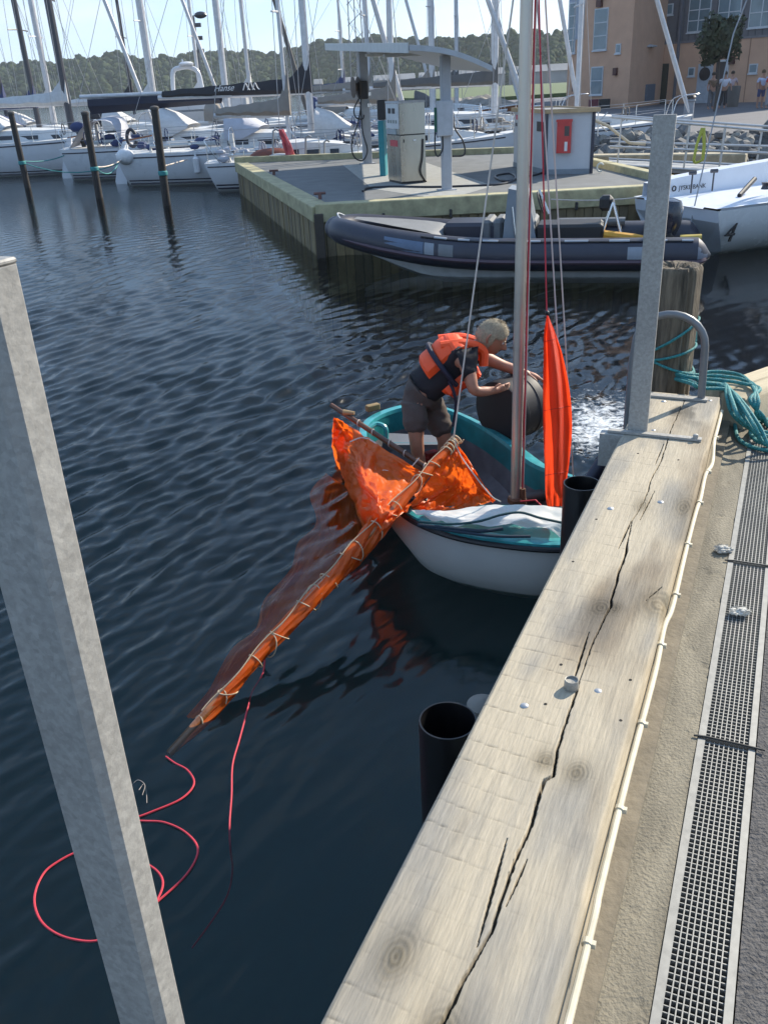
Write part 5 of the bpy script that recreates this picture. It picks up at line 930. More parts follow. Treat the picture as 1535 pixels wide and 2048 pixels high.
        for f in (.70, .82): MB().box(loc(L_*f, 0, sh(f)+.10+(.42*(1-((f-.36)/.44)**2.2)*1.1 if f < .8 and cabin else 0)), (.5, .5, .06), hdg, .02).build('hatch', glassd, th)
        rr = random.Random(int(S[0]*10)); m = MB()
        for i in range(9):
            f = .03+.3*rr.random(); p = loc(L_*f, (rr.random()-.5)*B*.8, sh(f)+.1+.3*rr.random()); m.ball(p, .09+.1*rr.random(), 4, (1.4, .8, .7))
        for i in range(6):
            f = .05+.85*rr.random(); p = loc(L_*f, -bw(f)*.93, sh(f)+.55); m.tube([p+np.array([.06*math.cos(a), 0, -.18+.22*math.sin(a)]) for a in np.linspace(0, 6.28, 8)], .02, 4)
        tag(m.build('deck_gear', canv[rr.choice(['blue', 'black', 'tan', 'lilac'])], th, True), kind='stuff')
    if hood:
        q = []; w = bw(hood_f)*.66; z = sh(hood_f)+.3
        for a in np.linspace(0, math.pi, 15): c_, s_ = math.cos(a), math.sin(a)**.6; q.append([loc(L_*hood_f+.95, w*.9*c_, z+.25+.12*s_), loc(L_*hood_f+.35, w*1.0*c_, z+.78*s_), loc(L_*hood_f-.15, w*1.05*c_, z+.95*s_), loc(L_*hood_f-.2, w*1.06*c_, z+.9*s_)])
        MB().grid(np.array(q)).build('sprayhood', canv[hood], th, True)
    mx = L_*mast_f; mm = mastm or alw; zt = sh(mast_f)+mast_h
    MB().tube([loc(mx, 0, sh(mast_f)), loc(mx-.0, 0, sh(mast_f)+mast_h*.7), loc(mx-.05, 0, zt)], [mast_r, mast_r, mast_r*.6], 10).build('mast', mm, th, True)
    if boom:
        bz, bl = boom; MB().tube([loc(mx-.1, 0, bz), loc(mx-bl, 0, bz+.05)], [.085, .08], 10).build('boom', alw, th, True)
        if cover:
            q = []
            for t in np.linspace(0, 1, 16):
                x = mx+.12-t*(bl*.97+.12); hh = (.46-.26*t)+(.75*(1-t/.16)**1.6 if t < .16 else 0); w = .17-.06*t; zb = bz+.05*t
                q.append([loc(x, w*.5, zb-.03), loc(x, w, zb+.08+.03*math.sin(t*25)), loc(x, w*.7, zb+hh*.6), loc(x, 0, zb+hh+.015*math.sin(t*31)), loc(x, -w*.7, zb+hh*.6), loc(x, -w, zb+.08+.03*math.sin(t*25)), loc(x, -w*.5, zb-.03)])
            m = MB().grid(np.array(q)); m.add(q[-1], [tuple(range(7))]); m.add(q[0], [tuple(range(7))]); m.build('sail_cover', canv[cover], th, True)
    bowp = loc(L_*.985, 0, sh(1)+.1); w = bw(mast_f)
    for s_ in (-1, 1):
        MB().tube([loc(mx-.15, s_*w*.95, sh(mast_f)), loc(mx, s_*w*.55, zt-mast_h*.45), loc(mx, 0, zt-.2)], .011, 4).build('shroud', ropeg, th)
        MB().tube([loc(mx+.35, s_*w*.9, sh(mast_f)), loc(mx, 0, zt-mast_h*.48)], .009, 4).build('shroud', ropeg, th)
    if spreaders:
        for k in (.36, .66): MB().tube([loc(mx-.1, -w*.62, sh(mast_f)+mast_h*k), loc(mx, 0, sh(mast_f)+mast_h*k+.03), loc(mx-.1, w*.62, sh(mast_f)+mast_h*k)], .03, 6).build('spreader', mm, th, True)
    MB().tube([loc(.05, 0, sh(0)+.3), loc(mx, 0, zt-.1)], .009, 4).build('backstay', ropeg, th)
    if jib: MB().tube([bowp, bowp+(loc(mx, 0, zt-.6)-bowp)*.06, bowp+(loc(mx, 0, zt-.6)-bowp)*.5, loc(mx, 0, zt-.6)], [.03, .085, .075, .03], 8).build('furled_jib', jibm or alw, th, True)
    else: MB().tube([bowp, loc(mx, 0, zt-.6)], .01, 4).build('forestay', ropeg, th)
    if rails:
        for s_ in (-1, 1):
            pts = []
            for f in (.02, .2, .38, .56, .74, .9): b_ = loc(L_*f, s_*bw(f)*.95, sh(f)); pts.append(b_+np.array([0, 0, .6])); MB().tube([b_, pts[-1]], .014, 5).build('stanchion', chrome, th)
            m = MB(); m.tube(pts, .008, 4); m.tube([p-np.array([0, 0, .3]) for p in pts], .007, 4); tag(m.build('lifeline', ropeg, th), kind='stuff')
        m = MB().tube(catmull([loc(L_*.9, -bw(.9)*.9, sh(.9)), loc(L_*.93, -bw(.93)*.9, sh(.93)+.62), loc(L_*1.02, 0, sh(1)+.68), loc(L_*.93, bw(.93)*.9, sh(.93)+.62), loc(L_*.9, bw(.9)*.9, sh(.9))], 5), .016, 6).build('pulpit', chrome, th, True)
        m = MB().tube(catmull([loc(.5, -bw(.05)*.95, sh(0)), loc(.1, -bw(0)*.95, sh(0)+.6), loc(0, 0, sh(0)+.64), loc(.1, bw(0)*.95, sh(0)+.6), loc(.5, bw(.05)*.95, sh(0))], 5), .016, 6).build('pushpit', chrome, th, True)
    if rudder:
        q = [loc(-.06, 0, fb+.35), loc(.1, 0, fb+.38), loc(-.05, 0, .3), loc(-.22, 0, -.25), loc(-.52, 0, -.25), loc(-.55, 0, .1), loc(-.30, 0, fb-.1)]; o = np.array([*(sd*.06), 0]); k = len(q)
        MB().add([p-o for p in q]+[p+o for p in q], [tuple(range(k)), tuple(range(2*k-1, k-1, -1))]+[(i, k+i, k+(i+1) % k, (i+1) % k) for i in range(k)]).build('rudder', M('rudder_white', (.62, .64, .68), .35, var=.04), th); MB().tube([loc(-.06, 0, fb+.36), loc(1.0, 0, fb+.5)], .03, 6).build('tiller', mahog, th, True)
    return th, loc, bw, sh
def mastx(px, Y): return atY(px, 185, Y)[0]
HD = -.12
# the three yachts stern-to on the piles
x0 = mastx(232, 32.8); xm = mastx(620, 32.1)
thC, locC, bwC, shC = sailboat('sailing_yacht', 'white yacht with black boom cover and white script on it, nearest in the left row', (x0, 32.9), HD, (xm-x0)/.655*1.0, 2.9, .655, .12, 13, boom=(2.62, 5.15), cover='black', hood='lilac', hood_f=.40, fb=1.02, rudder=True)
S = locC(0, 0, 0); hC = np.array([math.cos(HD), math.sin(HD), 0])
p = atY(446, 176, 32.05)+np.array([0, -.0, 0]); 
for tx, off in (('Hanse', 0.),): text_mesh(tx, .27, 'lettering', M('white_print', (.6, .6, .6), .6), locC((xm-x0)-3.15, -.24, 2.78), hC, (0, .0, 1), thC, .5, .003)
q = locC((xm-x0)-2.15, -.245, 2.77); m = MB()
for k in range(3): m.tube(catmull([q+hC*.16*k, q+hC*(.10+.16*k)+np.array([0, 0, .2+.06*(k == 1)]), q+hC*(.17+.16*k)+np.array([0, 0, .06]), q+hC*(.24+.16*k)], 5), .018, 5)
m.build('emblem', MATS['white_print'], thC, True)
text_mesh('Hanse', .22, 'lettering', M('grey_print', (.2, .2, .22), .6), locC(.9, -1.17, .72), hC, (0, 0, 1), thC, .3, .004)
fd = locC(.35, -.95, .95); tag(MB().ball(fd+np.array([0, -.2, 0]), .27, 10, (1.15, .9, .95)).tube([fd+np.array([0, -.2, .2]), fd+np.array([.05, 0, .42])], .03, 6).build('buoy_fender', M('fender_white', (.62, .62, .63), .5), None, True), 'round white fender hanging at the stern of the nearest left yacht', 'fender')
tag(MB().tube([locC(.55+.16*math.cos(a), -.75, 1.5+.26*math.sin(a)) for a in np.linspace(.4, 5.9, 18)], .06, 8).build('horseshoe_buoy', M('buoy_dark', (.03, .03, .04), .6), None, True), 'dark horseshoe buoy on the stern rail of the nearest left yacht', 'lifebuoy')
for f_, lab_ in ((2.9, 'white cylinder fender hanging amidships on the nearest left yacht'), (4.6, 'navy cylinder fender hanging forward on the nearest left yacht')):
    e = locC(f_, -1.52, .62); tag(MB().tube([e+np.array([0, 0, -.28]), e+np.array([0, 0, -.22]), e+np.array([0, 0, .2]), e+np.array([0, 0, .26]), e+np.array([0, 0, .42])], [.05, .1, .1, .04, .012], 10).build('fender', MATS['fender_white'] if f_ < 4 else navy, None, True), lab_, 'fender')
x1 = mastx(118, 36.4); xm1 = mastx(452, 35.6)
thB, locB, bwB, shB = sailboat('sailing_yacht', 'white yacht with a long navy boom bag, second in the left row', (x1, 36.6), HD, (xm1-x1)/.66, 3.0, .66, .12, 14, boom=(2.78, 5.6), cover=None, hood='white', hood_f=.42, fb=1.08, rudder=True, jibm=canv['grey'])
q = []
for t in np.linspace(0, 1, 14): x = (xm1-x1)-.2-t*5.1; q.append([locB(x, .12, 2.74), locB(x, .18, 2.5), locB(x, .02, 2.22+.1*(1-t)*1.6+.0*t), locB(x, -.18, 2.5), locB(x, -.12, 2.74)])
m = MB().grid(np.array(q)); m.add(q[-1], [(0, 1, 2, 3, 4)]); m.build('boom_bag', M('canvas_navy', (.016, .019, .036), .8), thB, True)
for i, (f, c) in enumerate(((.02, .0),)):
    e = locB(.55, -.3, 1.35); te = thing('outboard_motor', 'dark blue capped outboard motor on the stern of the second left yacht', 'outboard', e)
    MB().ball(e+np.array([0, 0, .45]), .26, 8, (1.15, .8, .75)).build('cowl', canv['blue'], te, True); MB().tube([e+np.array([0, 0, .35]), e+np.array([.1, 0, -.1]), e+np.array([.12, 0, -.5])], [.12, .09, .07], 8).build('leg', black_rub, te, True)
MB().grid(patch([[locB(.4, -1.1, 1.1), locB(.5, 0, 1.2)], [locB(1.2, -1.1, 1.9), locB(1.2, .2, 2.0)], [locB(2.2, -1.15, 1.95), locB(2.2, .2, 2.05)], [locB(2.5, -1.25, 1.1), locB(2.5, 0, 1.1)]], 12, 6)).build('cockpit_cover', canv['lilac'], thB, True)
x2 = mastx(-40, 41); xm2 = mastx(133, 40)
thA, locA, bwA, shA = sailboat('sailing_yacht', 'white yacht with white boom cover at the far left of the row', (xm2-7.2, 40.9), HD, 10.9, 3.1, .66, .15, 14, boom=(2.62, 5.2), cover='white', hood='white', hood_f=.34, fb=1.25, mastm=ald, jibm=alw)
# yachts seen across the pier
xE = mastx(428, 29.4); xmE = mastx(563, 29.1); sailboat('sailing_yacht', 'small yacht with tan boom cover behind the corner of the fuel pier', (xE-.4, 29.5), -.06, 6.4, 2.2, .40, .06, 11, boom=(2.05, 2.25), cover='tan', hood=None, fb=.8, jib=False, cabin=True)
xF = mastx(575, 31); xmF = mastx(742, 30.6); sailboat('sailing_yacht', 'yacht with tan boom cover and big pale sprayhood behind the hose reel', (xF, 31.2), -.05, 8.0, 2.6, .42, .09, 12, boom=(2.2, 2.5), cover='tan', hood='white', hood_f=.13, fb=.95, jib=True)
xG = mastx(735, 38); xmG = mastx(991, 37.5); thG, locG, *_ = sailboat('sailing_yacht', 'white yacht with dark grey boom cover seen behind the fuel pump', (xG-1.2, 38.2), -.08, 9.6, 3.1, (xmG-xG+1.2)/9.6, .14, 15, boom=(2.55, 4.9), cover='grey', hood=None, fb=1.1)
sailboat('sailing_yacht', 'yacht behind the white shack, its pale furled jib crossing in front of the orange building', (mastx(905, 33), 33.6), -.05, 8.4, 2.7, .52, .08, 10.5, boom=None, fb=1.0, jib=True)
back = [(305, 46, .17, 'alw', 'white', 'yacht with a thick white mast in the back row between the dark masts', 'white'), (75, 48, .13, 'ald', 'blue', 'yacht with a dark mast and blue canvas in the back row, left side', 'blue'), (97, 53, .15, 'alw', 'white', 'yacht with grey white mast far behind the left row', 'white'), (505, 52, .10, 'alw', 'white', 'small yacht with a thin white mast in front of the hills', 'tan'), (738, 50, .12, 'alw', 'tan', 'yacht whose thin mast rises above the canopy roof', 'tan'), (866, 47, .15, 'alw', 'tan', 'yacht with a stout tan mast behind the canopy roof', 'tan'), (913, 54, .11, 'alw', 'grey', 'yacht with slim mast beside the front canopy post', 'grey'), (14, 50, .11, 'ald', 'blue', 'yacht with dark leaning mast at the extreme left', 'blue'), (262, 57, .09, 'ald', 'black', 'yacht with a thin dark mast far behind', 'black'), (690, 62, .10, 'alw', 'blue', 'yacht farthest away in the middle with a short mast', 'blue'), (400, 60, .1, 'alw', 'white', 'yacht far off between the black cover and the hills', 'tan')]
for i, (px, Y, r, mm, cv, lab, hd_) in enumerate(back):
    f = .6; L_ = 9.0; x = mastx(px, Y)-f*L_*math.cos(-.1); sailboat('sailing_yacht', lab, (x, Y+.6), -.1 if i % 2 == 0 else -.2, L_, 2.9, f, r, 13 if px != 690 else 7, boom=(2.5, 4.4), cover=cv, hood=hd_, fb=1.1, mastm=alw if mm == 'alw' else ald, rails=False, stripe=(i % 2 == 0), hullm=hullw if i % 3 else mahog if i == 6 else hullg, jib=(i in (0, 4, 6)), spreaders=i != 3)
# mooring piles in front of the left yachts
for i, ((xt, yt), (xb, yb), lab) in enumerate((((22, 226), (56, 376), 'dark timber mooring pile, leftmost of the three by the yacht sterns'), ((170, 226), (199, 396), 'dark timber mooring pile, middle one of three by the yacht sterns'), ((309, 216), (334, 411), 'dark timber mooring pile, rightmost and nearest of the three by the yacht sterns'))):
    p = at(xb, yb, 0); t = atY(xt, yt, p[1]); th = thing('mooring_pile', lab, 'mooring pile', (p[0], p[1], 0), 0, 'mooring piles off the yacht sterns')
    MB().tube([(p[0], p[1], -2), (p[0], p[1], 0), (p[0]+(t[0]-p[0])*.5, p[1], t[2]*.5), (t[0], p[1], t[2])], [.115, .11, .105, .10], 14).build('trunk', M('tarred_wood', (.028, .024, .022), .75, var=.4, vs=8, bump=.3), th, True)
    MB().lathe([(.12, -.04), (.12, .02), (.08, .05), (1e-6, .06)], 14, (t[0], p[1], t[2])).build('pile_cap', M('pile_cap_grey', (.06, .055, .05), .7), th, True)
    MB().lathe([(.115, .78), (.13, .80), (.13, .88), (.115, .9)], 12, (p[0]+(t[0]-p[0])*.4, p[1], 0)).build('rope_turn', rope_teal, th, True)
def sag(a, b, s, n=10): return [np.array(a)*(1-t)+np.array(b)*t-np.array([0, 0, s*4*t*(1-t)]) for t in np.linspace(0, 1, n)]
for a, b, s, lab, m in ((at(199, 396, 0)+np.array([0, 0, .9]), locC(.2, -1.1, .95), .35, 'dark mooring line from the middle pile to the nearest left yacht', rope_teal), (at(199, 396, 0)+np.array([0, 0, .9]), locC(.25, -1.0, .9), .1, 'pale mooring line from the middle pile to the nearest left yacht', rope_white), (at(56, 376, 0)+np.array([0, 0, .9]), locB(.2, -1.1, .9), .1, 'dark mooring line stretched from the left pile to the second yacht', rope_teal), (at(56, 376, 0)+np.array([0, 0, .85]), locB(3.2, -1.45, .9), .5, 'slack dark mooring line hanging between the left pile and the second yacht', rope_teal), (at(334, 411, 0)+np.array([0, 0, 1.0]), locC(2.6, -1.45, .8), .0, 'short white mooring line tied to the right pile', rope_white), (locC(4.0, -1.5, .45), locC(7.6, -1.2, .95), .25, 'white line slung along the hull of the nearest left yacht', rope_white)):
    tag(MB().tube(sag(a, b, s), .02, 5).build('mooring_line', m, None, True), lab, 'rope')
# folded pink red sail bundle, dinghy with red bottom, posts behind the pier
p = atY(575, 290, 27.6); m = MB()
for k in range(7):
    a = k*.9; m.tube(catmull([p+np.array([-.22+.02*k, .1*math.cos(a), .42]), p+np.array([-.12+.03*k, .12*math.sin(a), .05]), p+np.array([.0+.03*k, .1*math.cos(a+1), -.45])], 5), [.025]*5+[.04]*5+[.03], 7)
tag(m.build('red_bundle', M('pink_red_cloth', (.50, .09, .11), .7, var=.25, vs=10), None, True), 'pink red cloth bundle hung on the rail behind the pier corner', 'bundle')
p = atY(545, 312, 28.0); td = thing('upturned_dinghy', 'reddish brown tender with pale bow lying behind the pier kerb', 'tender', p)
MB().ball(p+np.array([0, 0, 0]), .5, 10, (1.35, .6, .45)).build('hull', M('red_brown', (.16, .04, .02), .5, var=.2), td, True); MB().ball(p+np.array([.25, -.3, -.06]), .3, 8, (1.4, .4, .5)).build('bow_patch', hullg, td, True)
for px, y0, y1 in ((546, 262, 318), (611, 275, 318), (648, 284, 320)):
    p = atY(px, y1, 27.7); q = atY(px, y0, 27.7); tag(MB().tube([p, q, q+np.array([.08, 0, .05]), q+np.array([.16, 0, 0])], .03, 8).build('rail_post', M('rail_grey', (.3, .3, .31), .4, metal=.5), None, True), 'bent grey post, %s along the far kerb of the pier' % {546: 'nearest the pink bundle', 611: 'the middle one', 648: 'the one nearest the hose loop'}[px], 'post')
# radar arch motor boat far behind the black cover
p = at(372, 190, 1.0); p = atY(372, 150, 58); tm = thing('motor_cruiser', 'white motor boat with radar arch far behind the black boom cover', 'motor boat', (p[0], 58, 0))
MB().tube(catmull([(p[0]-.9, 58, 2.6), (p[0]-.75, 58, 3.9), (p[0]-.3, 58, 4.15), (p[0]+.3, 58, 4.15), (p[0]+.75, 58, 3.8), (p[0]+.9, 58, 2.6)], 6), .13, 8).build('radar_arch', hullw, tm, True)
MB().box((p[0]+.5, 58.2, 2.2), (6, 2.6, .9), 0, .15).build('cabin', hullw, tm); g = []
for x, w in ((-4, 1.2), (-3, 1.5), (0, 1.6), (3, 1.3), (5, .1)): g.append([(p[0]+x, 58-w, 1.8), (p[0]+x, 58-w*.8, .2), (p[0]+x, 58, -.3), (p[0]+x, 58+w*.8, .2), (p[0]+x, 58+w, 1.8)])
MB().grid(np.array(g)).build('hull', hullw, tm, True); MB().tube([(p[0]-.1, 58, 4.1), (p[0]-.1, 58, 4.6)], .05, 6).lathe([(.4, 0), (.45, .1), (.3, .2), (1e-6, .22)], 12, (p[0]+.1, 58, 4.25)).build('radar', hullw, tm, True)
# navigation beacon pole with instruments, lattice mast, timber jetty pieces
p = atY(403, 150, 70); tb = thing('instrument_pole', 'slim pole carrying weather instruments against the sky', 'pole', (p[0], 70, 0)); t = atY(401, 30, 70); MB().tube([(p[0], 70, 0), (p[0]-.05, 70, t[2])], .07, 6).build('pole', ald, tb); MB().ball(t, .28, 6, (1.6, 1, .8)).build('lamp', ald, tb, True)
for z in (.6, 1.4, 2.2): MB().box((p[0]+.15, 70, t[2]-z), (.5, .2, .25), 0).build('sensor', ald, tb)
p = atY(717, 185, 75); t = atY(719, -30, 75); tl = thing('lattice_mast', 'pale lattice mast rising faintly above the hill', 'lattice mast', (p[0], 75, 0)); w = .55
cor = [(-w, -w), (w, -w), (0, w)]
for a, b in cor: MB().tube([(p[0]+a, 75+b, 0), (p[0]+a*.8, 75+b*.8, t[2])], .04, 4).build('leg', ropeg, tl)
z = 0; k = 0
while z < t[2]-1:
    a, b = cor[k % 3], cor[(k+1) % 3]; MB().tube([(p[0]+a[0], 75+a[1], z), (p[0]+b[0], 75+b[1], z+.9)], .025, 4).build('brace', ropeg, tl); z += .45; k += 1
# ================================================================== NUMBERED RACING YACHT
def racer():
    hd = .34; d = np.array([math.cos(hd), math.sin(hd)]); n = np.array([-d[1], d[0]]); S = atY(1437, 408, 14.0)[:2]+n*1.08; th = thing('racing_yacht', 'open sterned white racing boat numbered 4, bow out of view', 'racing boat', (*S, 0), hd)
    loc = lambda x, y, z: np.array([*(S+d*x+n*y), z]); st = np.linspace(0, 1, 16); g = []
    for f in st:
        w = 1.08+.12*math.sin(min(1, f*2.2)*1.57); w *= 1-max(0, (f-.5)/.5)**2.2*.9; z = .74+.18*f; x = 7*f
        g.append([loc(x+.0, -w, z), loc(x+.04*(1-f), -w*1.0, z*.75), loc(x+.16*(1-f), -w*.94, z*.40), loc(x+.40*(1-f), -w*.72, z*.08+.0), loc(x+.55*(1-f), -w*.4, -.08), loc(x+.6*(1-f), 0, -.14), loc(x+.55*(1-f), w*.4, -.08), loc(x+.4*(1-f), w*.72, z*.08), loc(x+.16*(1-f), w*.94, z*.40), loc(x+.04*(1-f), w, z*.75), loc(x, w, z)])
    MB().grid(np.array(g)).build('hull', M('racer_white', (.60, .60, .59), .25, var=.03, coat=.4), th, True)
    m = MB(); m.add(g[0], [tuple(range(11))]); m.build('transom', M('racer_pale', (.66, .69, .74), .3, var=.03), th)
    dk = [[loc(7*f-.03*(1-f), y*((1.08+.12*math.sin(min(1, f*2.2)*1.57))*(1-max(0, (f-.5)/.5)**2.2*.9)), .745+.18*f+(0.03 if abs(y) > .7 else 0)) for y in (-1, -.72, -.7, 0, .7, .72, 1)] for f in st]; MB().grid(np.array(dk)).build('deck', MATS['racer_pale'], th)
    # far side coaming rising towards the bow, near side deck edge
    for sg, h0, h1 in ((1, 1.0, 1.22), (-1, .78, .98)):
        q = []
        for t in np.linspace(0, 1, 10): x = .1+5*t; y = sg*(1.02+.1*t); h = h0+(h1-h0)*min(1, t*1.6)**.7; q.append([loc(x, y, .72), loc(x, y-sg*.02, h), loc(x, y-sg*.26, h-.01), loc(x, y-sg*.3, .75)])
        MB().grid(np.array(q)).build('side_deck', MATS['racer_pale'], th, True)
    bk = M('print_black', (.012, .012, .014), .5)
    o = loc(.62, .70, .855); xd = np.array([*d, 0]); text_mesh('JYSKE BANK', .105, 'lettering', bk, o, xd, (0, 0, 1), th, 0, .003)
    c = loc(.52, .70, .89); MB().tube([c+xd*.036*math.cos(a)+np.array([0, 0, .04*math.sin(a)]) for a in np.linspace(0, 6.283, 18)], .012, 6, False).build('emblem', bk, th, True)
    o = loc(.10, -1.125, .27); text_mesh('4', .40, 'number', bk, o, np.array([*d, 0]), np.array([*(-n*.10), 1]), th, .28, .012)
    MB().box(loc(-.02, .1, .42), (.04, .5, .16), hd, .01).build('stern_locker', hullw, th)
    for x in (.5, .95): b = loc(x+.3, .6, .8); MB().tube([b, b+np.array([0, 0, .32])], .014, 6).tube([b+np.array([-.06, 0, .33]), b+np.array([.06, 0, .33])], .035, 6).build('winch_post', ald, th, True)
    MB().tube([loc(1.15, -.2, .8), loc(1.7, .1, 1.0)], .04, 8).build('rope_tail', bk, th, True); MB().lathe([(.07, 0), (.05, .05), (.07, .1), (1e-6, .11)], 12, loc(.95, -.98, .98)).build('winch', ald, th, True)
    MB().tube([loc(-.05, -.5, .35), loc(.9, .1, 3.2), loc(3.3, 0, 9.5)], .012, 5).build('backstay', ropeg, th); MB().tube([loc(1.9, -.2, 1.35), loc(2.3, -.2, 1.55), loc(3.8, -.25, 1.68), loc(5.5, -.2, 1.75)], [.10, .13, .15, .15], 10).build('boom', alw, th, True)
    MB().tube([loc(3.2, 0, .9), loc(3.2, 0, 9.5)], .06, 10).build('mast', alw, th, True)
    for y in (-.6,): MB().tube([loc(-.02, y, .2), loc(-.03, y, .32)], .03, 6).build('drain', bk, th)
racer()
a = at(1240, 402, .45)
tag(MB().tube(sag(np.array([3.2, 16.0, .80]), np.array([4.9, 15.9, .78]), .04), .012, 5).tube(catmull([np.array([4.9, 15.9, .78]), np.array([5.05, 15.9, .98]), np.array([5.2, 15.95, 1.05]), np.array([5.32, 16.0, .95])], 6), .012, 5).build('mooring_line', rope_white, None, True), 'white line from the racing boat along the front of the pier', 'rope')

# ================================================================== SHORE, BUILDING, HILLS
GZ2 = .8
def shore():
    poly = [(6.0, 34.5), (9.0, 32.2), (14, 28.5), (40, 20), (140, 30), (140, 120), (9.5, 90), (8.5, 60)]
    struct(MB().prism(poly, -2, GZ2).build('quay_ground', M('shore_asphalt', (.105, .105, .115), .85, var=.18, vs=.8, bump=.2, bs=30)))
    struct(MB().prism([(9.7, 90), (60, 118), (120, 220), (6, 220), (4, 120)], -1, GZ2+.3).build('far_shore', M('shore_grass', (.08, .11, .035), .9, var=.3)))
    # stone bank
    top = [(5.6, 34.6), (9.0, 32.2), (14, 28.5), (24, 25.2)]; bot = [(4.9, 31.5), (8.2, 28.8), (12.2, 25.2), (22, 21.5)]
    T = np.array(catmull([(*p, GZ2+.02) for p in top], 20)); B = np.array(catmull([(*p, -.3) for p in bot], 20)); g = np.array([T*(1-k)+B*k for k in np.linspace(0, 1, 12)]); I, J = np.meshgrid(np.arange(12), np.arange(len(T)), indexing='ij'); g[..., 2] += .12*fbm(I*1.7, J*.9, 2)-.1
    rb = MB().grid(g).build('rock_bank', M('bank_dark', (.06, .058, .055), .9), None); struct(rb)
    base = []; rm = [M('rock_a', (.17, .165, .155), .85, var=.3, vs=9), M('rock_b', (.115, .115, .115), .85, var=.3, vs=9), M('rock_c', (.23, .215, .19), .85, var=.3, vs=9)]
    rr = random.Random(4)
    for k in range(6):
        b = MB().ball((0, 0, 0), 1, 4); v = np.array(b.v); v *= (1+.28*(RNG.random((len(v), 1))-.5)); b.v = [tuple(p) for p in v]
        me = bpy.data.meshes.new('rock'); me.from_pydata(b.v, [], b.f); me.materials.append(rm[k % 3]); base.append(me)
    def rock(parent, p, r):
        o = bpy.data.objects.new('rock', base[rr.randrange(6)]); COL.objects.link(o); o.parent = parent; o.location = p; o.rotation_euler = (rr.random()*3, rr.random()*3, rr.random()*6); o.scale = (r*(.8+.6*rr.random()), r*(.7+.4*rr.random()), r*(.6+.3*rr.random()))
    for i in range(296):
        v = rr.random(); u = rr.random()**1.15; a, b = T[int(u*(len(T)-1))], B[int(u*(len(T)-1))]; p = a*(1-v)+b*v; rock(rb, tuple(p+np.array([0, 0, .05])), .20+.16*rr.random())
    m = MB()
    for i in range(520):
        v = rr.random(); u = rr.random(); a, b = T[int(u*(len(T)-1))], B[int(u*(len(T)-1))]; p = a*(1-v)+b*v+np.array([rr.random()-.5, rr.random()-.5, .02]); m.ball(p, .10+.12*rr.random(), 3, (1.2, .9, .7))
    tag(m.build('small_stones', rm[1], rb), kind='stuff')
    m = MB()
    for i in range(160): m.ball((6.5+3.5*rr.random(), 60+22*rr.random(), .2+.8*rr.random()), .5+.5*rr.random(), 3, (1.2, .9, .7))
    tag(m.build('far_stones', rm[2]), kind='stuff')
    # jetty timbers behind the shack and the gangway
    jw = M('jetty_wood', (.34, .29, .20), .8, var=.25)
    for (a, b, h, w, lab) in (((4.9, 25.6), (9.5, 23.2), .34, .55, 'pale timber jetty baulk below the stone bank'), ((5.4, 23.2), (8.2, 21.8), .1, .4, 'low timber baulk between the pier and the jetty'), ((6.3, 18.8), (13.5, 17.4), .12, .45, 'grey timber walkway edge behind the racing boat')):
        A, Bb = np.array(a), np.array(b); c = (A+Bb)/2; d = Bb-A; tag(MB().box((c[0], c[1], .62), (np.linalg.norm(d), w, h), math.atan2(d[1], d[0]), .03).box((c[0], c[1], .2), (np.linalg.norm(d)*.98, w*.6, .7), math.atan2(d[1], d[0])).build('timber_baulk', jw), lab, 'timber')
    gw = thing('gangway', 'galvanised gangway with pipe railings leading from the pier to the shore', 'gangway', (6, 20, .8)); gm = M('rail_galv', (.42, .43, .44), .4, metal=.4)
    def rail(P, zs):
        for z0, z1 in zs: MB().tube([np.array([*P[0], z0]), np.array([*P[1], z1])], .026, 8).build('handrail', gm, gw, True)
        for t in (.06, .3, .5, .72, .94): q = np.array(P[0])*(1-t)+np.array(P[1])*t; b0 = zs[-1][0]*(1-t)+zs[-1][1]*t; b1 = zs[0][0]*(1-t)+zs[0][1]*t; MB().tube([(*q, b0), (q[0]+.03, q[1], b1)], .02, 6).build('rail_post', gm, gw)
    r1a, r1b = atY(1222, 234, 21.4), atY(1540, 262, 19.6); r2a, r2b = atY(1222, 234, 22.9), atY(1540, 268, 21.3)
    b1a, b1b = atY(1252, 327, 21.4), atY(1540, 348, 19.6); m1a, m1b = atY(1236, 292, 21.4), atY(1540, 306, 19.6)
    rail((r1a[:2], r1b[:2]), ((r1a[2], r1b[2]), (m1a[2], m1b[2]), (b1a[2], b1b[2]))); rail((r2a[:2], r2b[:2]), ((r1a[2]-.03, r1b[2]-.02), (m1a[2], m1b[2]), (b1a[2], b1b[2])))
    q = [r1a[:2], r1b[:2], r2b[:2], r2a[:2]]; zz = [b1a[2], b1b[2], b1b[2], b1a[2]]; v = [(*p, z-.09) for p, z in zip(q, zz)]+[(*p, z-.02) for p, z in zip(q, zz)]
    MB().add(v, [(3, 2, 1, 0), (4, 5, 6, 7), (0, 1, 5, 4), (1, 2, 6, 5), (2, 3, 7, 6), (3, 0, 4, 7)]).build('walkway', M('walk_grey', (.25, .26, .27), .7), gw)
    MB().tube([atY(1188, 240, 22.5), atY(1215, 252, 22.2), atY(1258, 286, 21.8), atY(1290, 288, 21.7)], .035, 8).build('sloping_pipe', M('pale_brass', (.45, .38, .27), .4, metal=.3), gw, True)
    p = [atY(1403, 256, 20.3), atY(1392, 290, 20.3), atY(1386, 320, 20.3)]; p2 = [atY(1406, 256, 20.25), atY(1407, 290, 20.25), atY(1404, 320, 20.25)]
